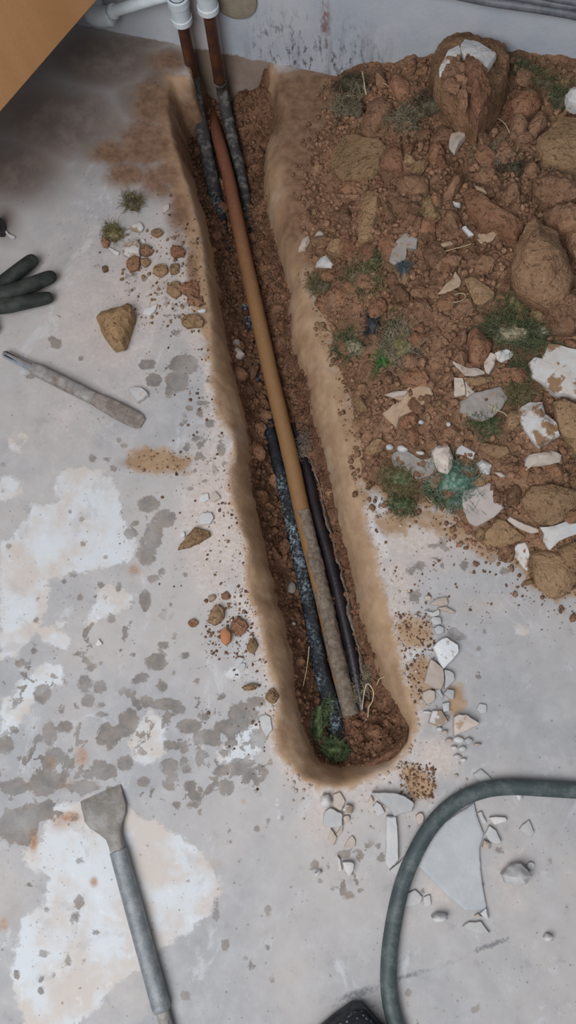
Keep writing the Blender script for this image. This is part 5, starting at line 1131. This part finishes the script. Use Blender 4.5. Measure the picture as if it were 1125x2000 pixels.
# many tiny crumbs on the floor
def scatter(px0, px1, py0, py1, n, mat, name, lab, smin, smax, seed, test=None):
    q = []; 
    while len(q) < n:
        p = (r3.uniform(px0, px1), r3.uniform(py0, py1))
        if test is None or test(p): q.append(W(*p))
    q = np.array(q); ok = (sd_poly(q[:, :2], POUT) < -0.002); q = q[ok]
    s = smin + (smax - smin) * r3.random(len(q)) ** 3
    q[:, 2] = s * .4
    crumbs(name, q, s, mat, seed, lab, 'crumbs')
edge_px = np.array(OUT_L[4:] + OUT_R, float)
def near_edge(w): return lambda p: r3.random() < math.exp(-max(0, np.hypot(*(edge_px - p).T).min() - 6) / w)
scatter(170, 520, 380, 1560, 900, SOIL, 'floor_soil_crumbs', 'scattered crumbs of brown soil on the floor left of the trench', .0007, .0034, 21, near_edge(45))
scatter(235, 400, 450, 650, 420, SOILY, 'cluster_soil_crumbs', 'ochre soil crumbs scattered around the clods left of the trench', .0008, .0042, 27)
scatter(400, 500, 1160, 1290, 220, SOIL, 'chip_soil_crumbs', 'brown soil crumbs around the orange chip left of the trench', .0008, .0038, 28)
scatter(250, 375, 880, 925, 120, SOILY, 'smear_soil_crumbs', 'tan soil crumbs on the mud smear left of the trench', .0006, .0026, 29)
scatter(380, 560, 900, 1560, 420, CHIPP, 'floor_plaster_crumbs', 'scattered pale plaster crumbs along the left trench edge', .0006, .003, 22, near_edge(30))
scatter(560, 960, 1000, 1700, 700, CHIPP, 'floor_screed_crumbs', 'scattered pale screed crumbs below and right of the trench', .0006, .0034, 23, near_edge(38))
scatter(700, 1125, 950, 1250, 260, SOIL, 'spilled_soil_crumbs', 'brown crumbs spilled on the floor in front of the heap', .0007, .0032, 24)
scatter(770, 850, 1195, 1380, 420, SOIL, 'edge_soil_crumbs', 'brown crumbs of soil lying along the right trench edge', .0008, .003, 25)
scatter(780, 850, 1490, 1560, 260, SOIL, 'corner_soil_crumbs', 'brown crumbs of soil spilled at the lower right trench corner', .0008, .003, 26)

# ------------------------------------------------------------------ fibre tufts
def strands(c, n, rad, count, length, seed, curl=1.0, lay=0.5, rr=.0006, aspect=(1, 1), ang=0):
    r = np.random.default_rng(seed); n = nrm(n); u = nrm(np.cross(n, [.2, .9, .1])); v = np.cross(n, u)
    out = []
    for k in range(count):
        a = r.uniform(0, 6.283); q = rad * math.sqrt(r.random())
        x, y = q * math.cos(a) * aspect[0], q * math.sin(a) * aspect[1]
        p = c + (x * math.cos(ang) - y * math.sin(ang)) * u + (x * math.sin(ang) + y * math.cos(ang)) * v
        b = r.uniform(0, 6.283); d = nrm(math.cos(b) * u + math.sin(b) * v + r.uniform(0, lay) * n)
        L = length * r.uniform(.5, 1.3); st = 7; pts = [p - n * .001]
        for s in range(st):
            d = nrm(d + curl * r.normal(size=3) * .35 - n * .06)
            p = p + d * L / st
            hgt = (p - c) @ n
            if hgt < -.001: p = p + n * (-.001 - hgt)
            pts.append(p)
        P = np.array(pts); T = np.gradient(P, axis=0); T /= np.maximum(np.linalg.norm(T, axis=1), 1e-9)[:, None]
        A = np.cross(T, n + .01); A /= np.maximum(np.linalg.norm(A, axis=1), 1e-9)[:, None]; B = np.cross(T, A)
        w = rr * r.uniform(.6, 1.4) * np.linspace(1, .35, len(P))
        ring = [P + w[:, None] * (math.cos(t) * A + math.sin(t) * B) for t in (0, 2.094, 4.189)]
        out.append(np.stack(ring, 1).reshape(-1, 3))
    m = 8; base = []
    for i in range(m - 1):
        for j in range(3): base.append((i * 3 + j, i * 3 + (j + 1) % 3, (i + 1) * 3 + (j + 1) % 3, (i + 1) * 3 + j))
    base = np.array(base)
    V = np.vstack(out); F = (base[None] + (np.arange(len(out)) * m * 3)[:, None, None]).reshape(-1, 4)
    return V, F
def tuft(label, px, py, rx, ry, mat, count=110, length=.03, mat2=None, seed=1, pad=True, on='heap', z=0, name='grass_tuft', cat='tuft', curl=1.0, lay=.5, lift=.004, padT=.010):
    if on == 'heap':
        c = heap_hit(px, py); n = heap_n(c)
    else:
        c = W(px, py, z); n = UP
    c = c + n * lift
    k = np.linalg.norm(W(px + 1, py, c[2]) - W(px, py, c[2]))
    o = empty(name, c); put_props(o, label, cat)
    if pad:
        a_ = np.linspace(0, 6.283, 13)[:-1]; rs = np.random.default_rng(seed)
        pts = [(px + .8 * rx * math.cos(t) * rs.uniform(.7, 1.15), py + .8 * ry * math.sin(t) * rs.uniform(.7, 1.15)) for t in a_]
        chunk('matted_root', pts, c + n * padT * .25, n, padT, mat2 or mat, .8, .005, 110, .004, 30, .03, o)
    V, F = strands(c + n * padT * .3, n, rx * k * 1.1, int(count * 1.9), length * 1.1, seed, curl, lay, aspect=(1, ry / rx))
    m = mesh_of('blades', V - np.array(o.location), F, mat); b_ = obj('blades', m, o); b_['kind'] = 'stuff'
    return o
tuft('dark grey-green grass tuft right of the upright oblong clod', 800, 235, 27, 24, F_GREY, 130, .032, F_DARK, 1)
tuft('dark teal-grey matted grass near the wall left of the oblong clod', 682, 208, 34, 26, F_GREY, 120, .026, F_DARK, 2)
tuft('matted dark roots against the wall foot left of the pinkish-edged clod', 690, 165, 40, 16, F_DARK, 90, .022, F_DARK, 3)
tuft('dark matted roots right of the tilted pinkish-edged clod', 845, 205, 34, 20, F_DARK, 90, .024, F_DARK, 4)
tuft('grey-green grass tuft below the lilac-grey flake', 955, 302, 32, 20, F_GREY, 120, .026, F_DARK, 5)
tuft('dark matted turf right of the long pinkish-brown clod', 1000, 330, 26, 22, F_DARK, 80, .024, F_DARK, 6)
tuft('dark green turf under the big slab at the right edge', 1095, 372, 34, 24, F_GREY, 110, .024, F_DARK, 7)
tuft('dark green grass growing on the wall foot right of the plaster-topped block', 1014, 140, 22, 14, F_GREEN, 120, .022, F_DARK, 8)
tuft('olive grass strip along the wall foot in the upper right corner', 1065, 163, 42, 10, F_OLIVE, 140, .022, F_DARK, 9)
tuft('small green-brown tuft beside the yellowish clod', 842, 408, 18, 16, F_OLIVE, 60, .018, F_DARK, 10)
tuft('matted olive turf on the left slope below the red crumbling clod', 712, 545, 40, 26, F_OLIVE, 170, .026, F_GREY, 11)
tuft('fresh green tuft just under the red crumbling clod', 728, 512, 17, 12, F_GREEN, 90, .02, F_OLIVE, 12)
tuft('olive moss clump below the small white stone on the left slope', 626, 556, 22, 18, F_OLIVE, 110, .016, F_DARK, 13)
tuft('grey-green grass clump at the left foot of the heap', 685, 676, 27, 24, F_GREEN, 130, .026, F_GREY, 14)
tuft('grey fuzzy grass clump right of the bright green strip', 785, 672, 30, 36, F_GREY, 180, .03, F_OLIVE, 15)
tuft('bright green upright strip of fibre in the lower left of the heap', 753, 706, 8, 26, F_BRIGHT, 150, .018, F_BRIGHT, 16)
tuft('thin green strip of grass above the bright green one', 766, 640, 7, 26, F_GREEN, 70, .018, F_GREEN, 17)
tuft('mossy tuft above the dark green tuft in the middle of the heap', 1008, 590, 22, 26, F_OLIVE, 110, .02, F_OLIVE, 18)
tuft('biggest dark green grass tuft, left of the biggest white plaster chunk', 1005, 652, 52, 24, F_GREEN, 300, .034, F_GREY, 19, padT=.018)
tuft('green grass under the dark green tuft beside the white flake', 1018, 728, 18, 14, F_GREEN, 100, .022, F_OLIVE, 20)
tuft('olive grass between the fibrous membrane and the biggest white chunk', 1012, 768, 24, 18, F_OLIVE, 100, .024, None, 21, False)
tuft('green fringe of fibres hanging below the grey felt membrane', 945, 826, 32, 14, F_GREEN, 150, .024, None, 22, False)
tuft('olive-green moss patch at the front of the heap left of the teal felt', 782, 935, 34, 22, F_OLIVE, 220, .02, F_GREEN, 23)
tuft('dark green fibre clump on the floor edge below the olive moss patch', 786, 985, 22, 18, F_GREEN, 150, .02, F_GREEN, 24)
tuft('bright teal-green felt pad at the front of the heap', 888, 942, 50, 34, F_TEAL, 380, .028, F_TEAL, 25, padT=.014, name='felt_pad', cat='felt')
tuft('green moss beside the white stone on the boulder foot near the lilac flake', 858, 958, 24, 18, F_GREEN, 120, .02, None, 26, False)
tuft('blue-grey fibre scrap right of the grey-lilac flake', 790, 527, 9, 9, fibre_mat('blue_fibre', (.06, .085, .095), (.13, .15, .155)), 50, .016, None, 27)
tuft('black shred of fabric in the left part of the heap above the grey clump', 728, 632, 12, 22, fibre_mat('black_fibre', (.03, .03, .035), (.07, .07, .075)), 70, .018, None, 28)
tuft('olive tuft on the floor left of the flat grey-olive stone', 222, 458, 18, 16, F_OLIVE, 110, .016, F_OLIVE, 29, on='floor')
tuft('dark olive tuft on the muddy floor above the clod cluster', 260, 398, 18, 15, F_OLIVE, 100, .016, F_DARK, 30, on='floor')
tuft('green felt wrapped around the end of the black tarred pipe', 656, 1464, 25, 17, FELT, 230, .012, FELT, 31, on='trench', z=-.086, name='felt_wrap', cat='felt', padT=.014)
tuft('green felt strip on the left flank of the black tarred pipe', 624, 1408, 14, 44, FELT, 240, .012, FELT, 32, on='trench', z=-.095, name='felt_wrap', cat='felt', padT=.012)
tuft('dusty brown fibres shed beside the ochre pipe in mid-trench', 592, 870, 10, 36, fibre_mat('brown_fibre', (.16, .12, .09), (.28, .23, .18)), 130, .018, None, 33, False, on='trench', z=-.104)
tuft('grey fibres shed along the right flank of the black pipe', 708, 1330, 9, 46, F_GREY, 150, .014, None, 34, False, on='trench', z=-.10)
tuft('dark green weed at the right edge beside the white scrap', 1098, 196, 22, 18, F_GREEN, 120, .02, F_DARK, 35)
HC('plastic_scrap', 'crumpled whitish plastic scrap at the right edge near the wall', 'scrap', CHIPW, .02, [(1104,185),(1115,172),(1135,168),(1145,190),(1128,205),(1108,200)], .5, .006, 80, lift=1.2)
# loose single fibres
def fibre(label, pts, mat=F_PALE, r=.0007):
    P = spline(pts, .003); V, Fc, _ = tube(P, r, 6); c = P[len(P) // 2]
    put_props(obj('loose_fibre', mesh_of('loose_fibre', V - c, Fc, mat), None, c), label, 'fibre')
def hp3(l, up=.006): return [heap_hit(a, b) + UP * up for a, b in l]
fibre('pale curled fibre looping beside the sharp brown slab', hp3([(868,600),(890,598),(904,592),(906,584),(895,581),(886,584)], .012))
fibre('long pale root right of the lilac-grey flake', hp3([(938,228),(962,238),(982,252),(992,270)], .012))
fibre('pale straw stalk standing near the wall above the ochre slab', hp3([(707,152),(710,170),(712,186),(715,198)], .014), F_PALE, .0014)
fibre('pale straw stalk between the oblong clod and the tan sliver', hp3([(744,178),(756,186),(762,196)], .02))
fibre('light root running from the grey felt membrane towards the white-faced chunk', hp3([(950,796),(968,806),(982,812),(990,822)], .01))
fibre('thin root by the tan paper strip in the middle of the heap', hp3([(868,498),(890,492),(912,486),(918,483)], .01))
fibre('pale root loop at the floor edge under the teal felt', hp3([(832,972),(840,982),(850,976),(862,985),(870,1000),(866,1012),(856,1016)], .006))
def tz(l): return [W(a, b, zz) for a, b, zz in l]
fibre('long thin pale fibre hanging left of the tarred pipe', tz([(604,1262,-.075),(600,1300,-.08),(592,1340,-.085),(585,1370,-.088),(592,1385,-.088),(604,1392,-.09)]))
fibre('pale looped string at the lower end of the black pipe', tz([(707,1385,-.085),(712,1350,-.075),(718,1335,-.07),(729,1350,-.07),(727,1370,-.075),(720,1382,-.08),(718,1402,-.085),(708,1412,-.09)]), F_PALE, .001)
fibre('pale string lying on the green felt at the pipe end', tz([(646,1435,-.088),(648,1452,-.084),(654,1468,-.083),(656,1482,-.086)]), F_PALE, .0009)
fibre('short pale fibre on the trench slope right of the looped string', tz([(736,1338,-.06),(741,1326,-.055),(751,1322,-.05)]))
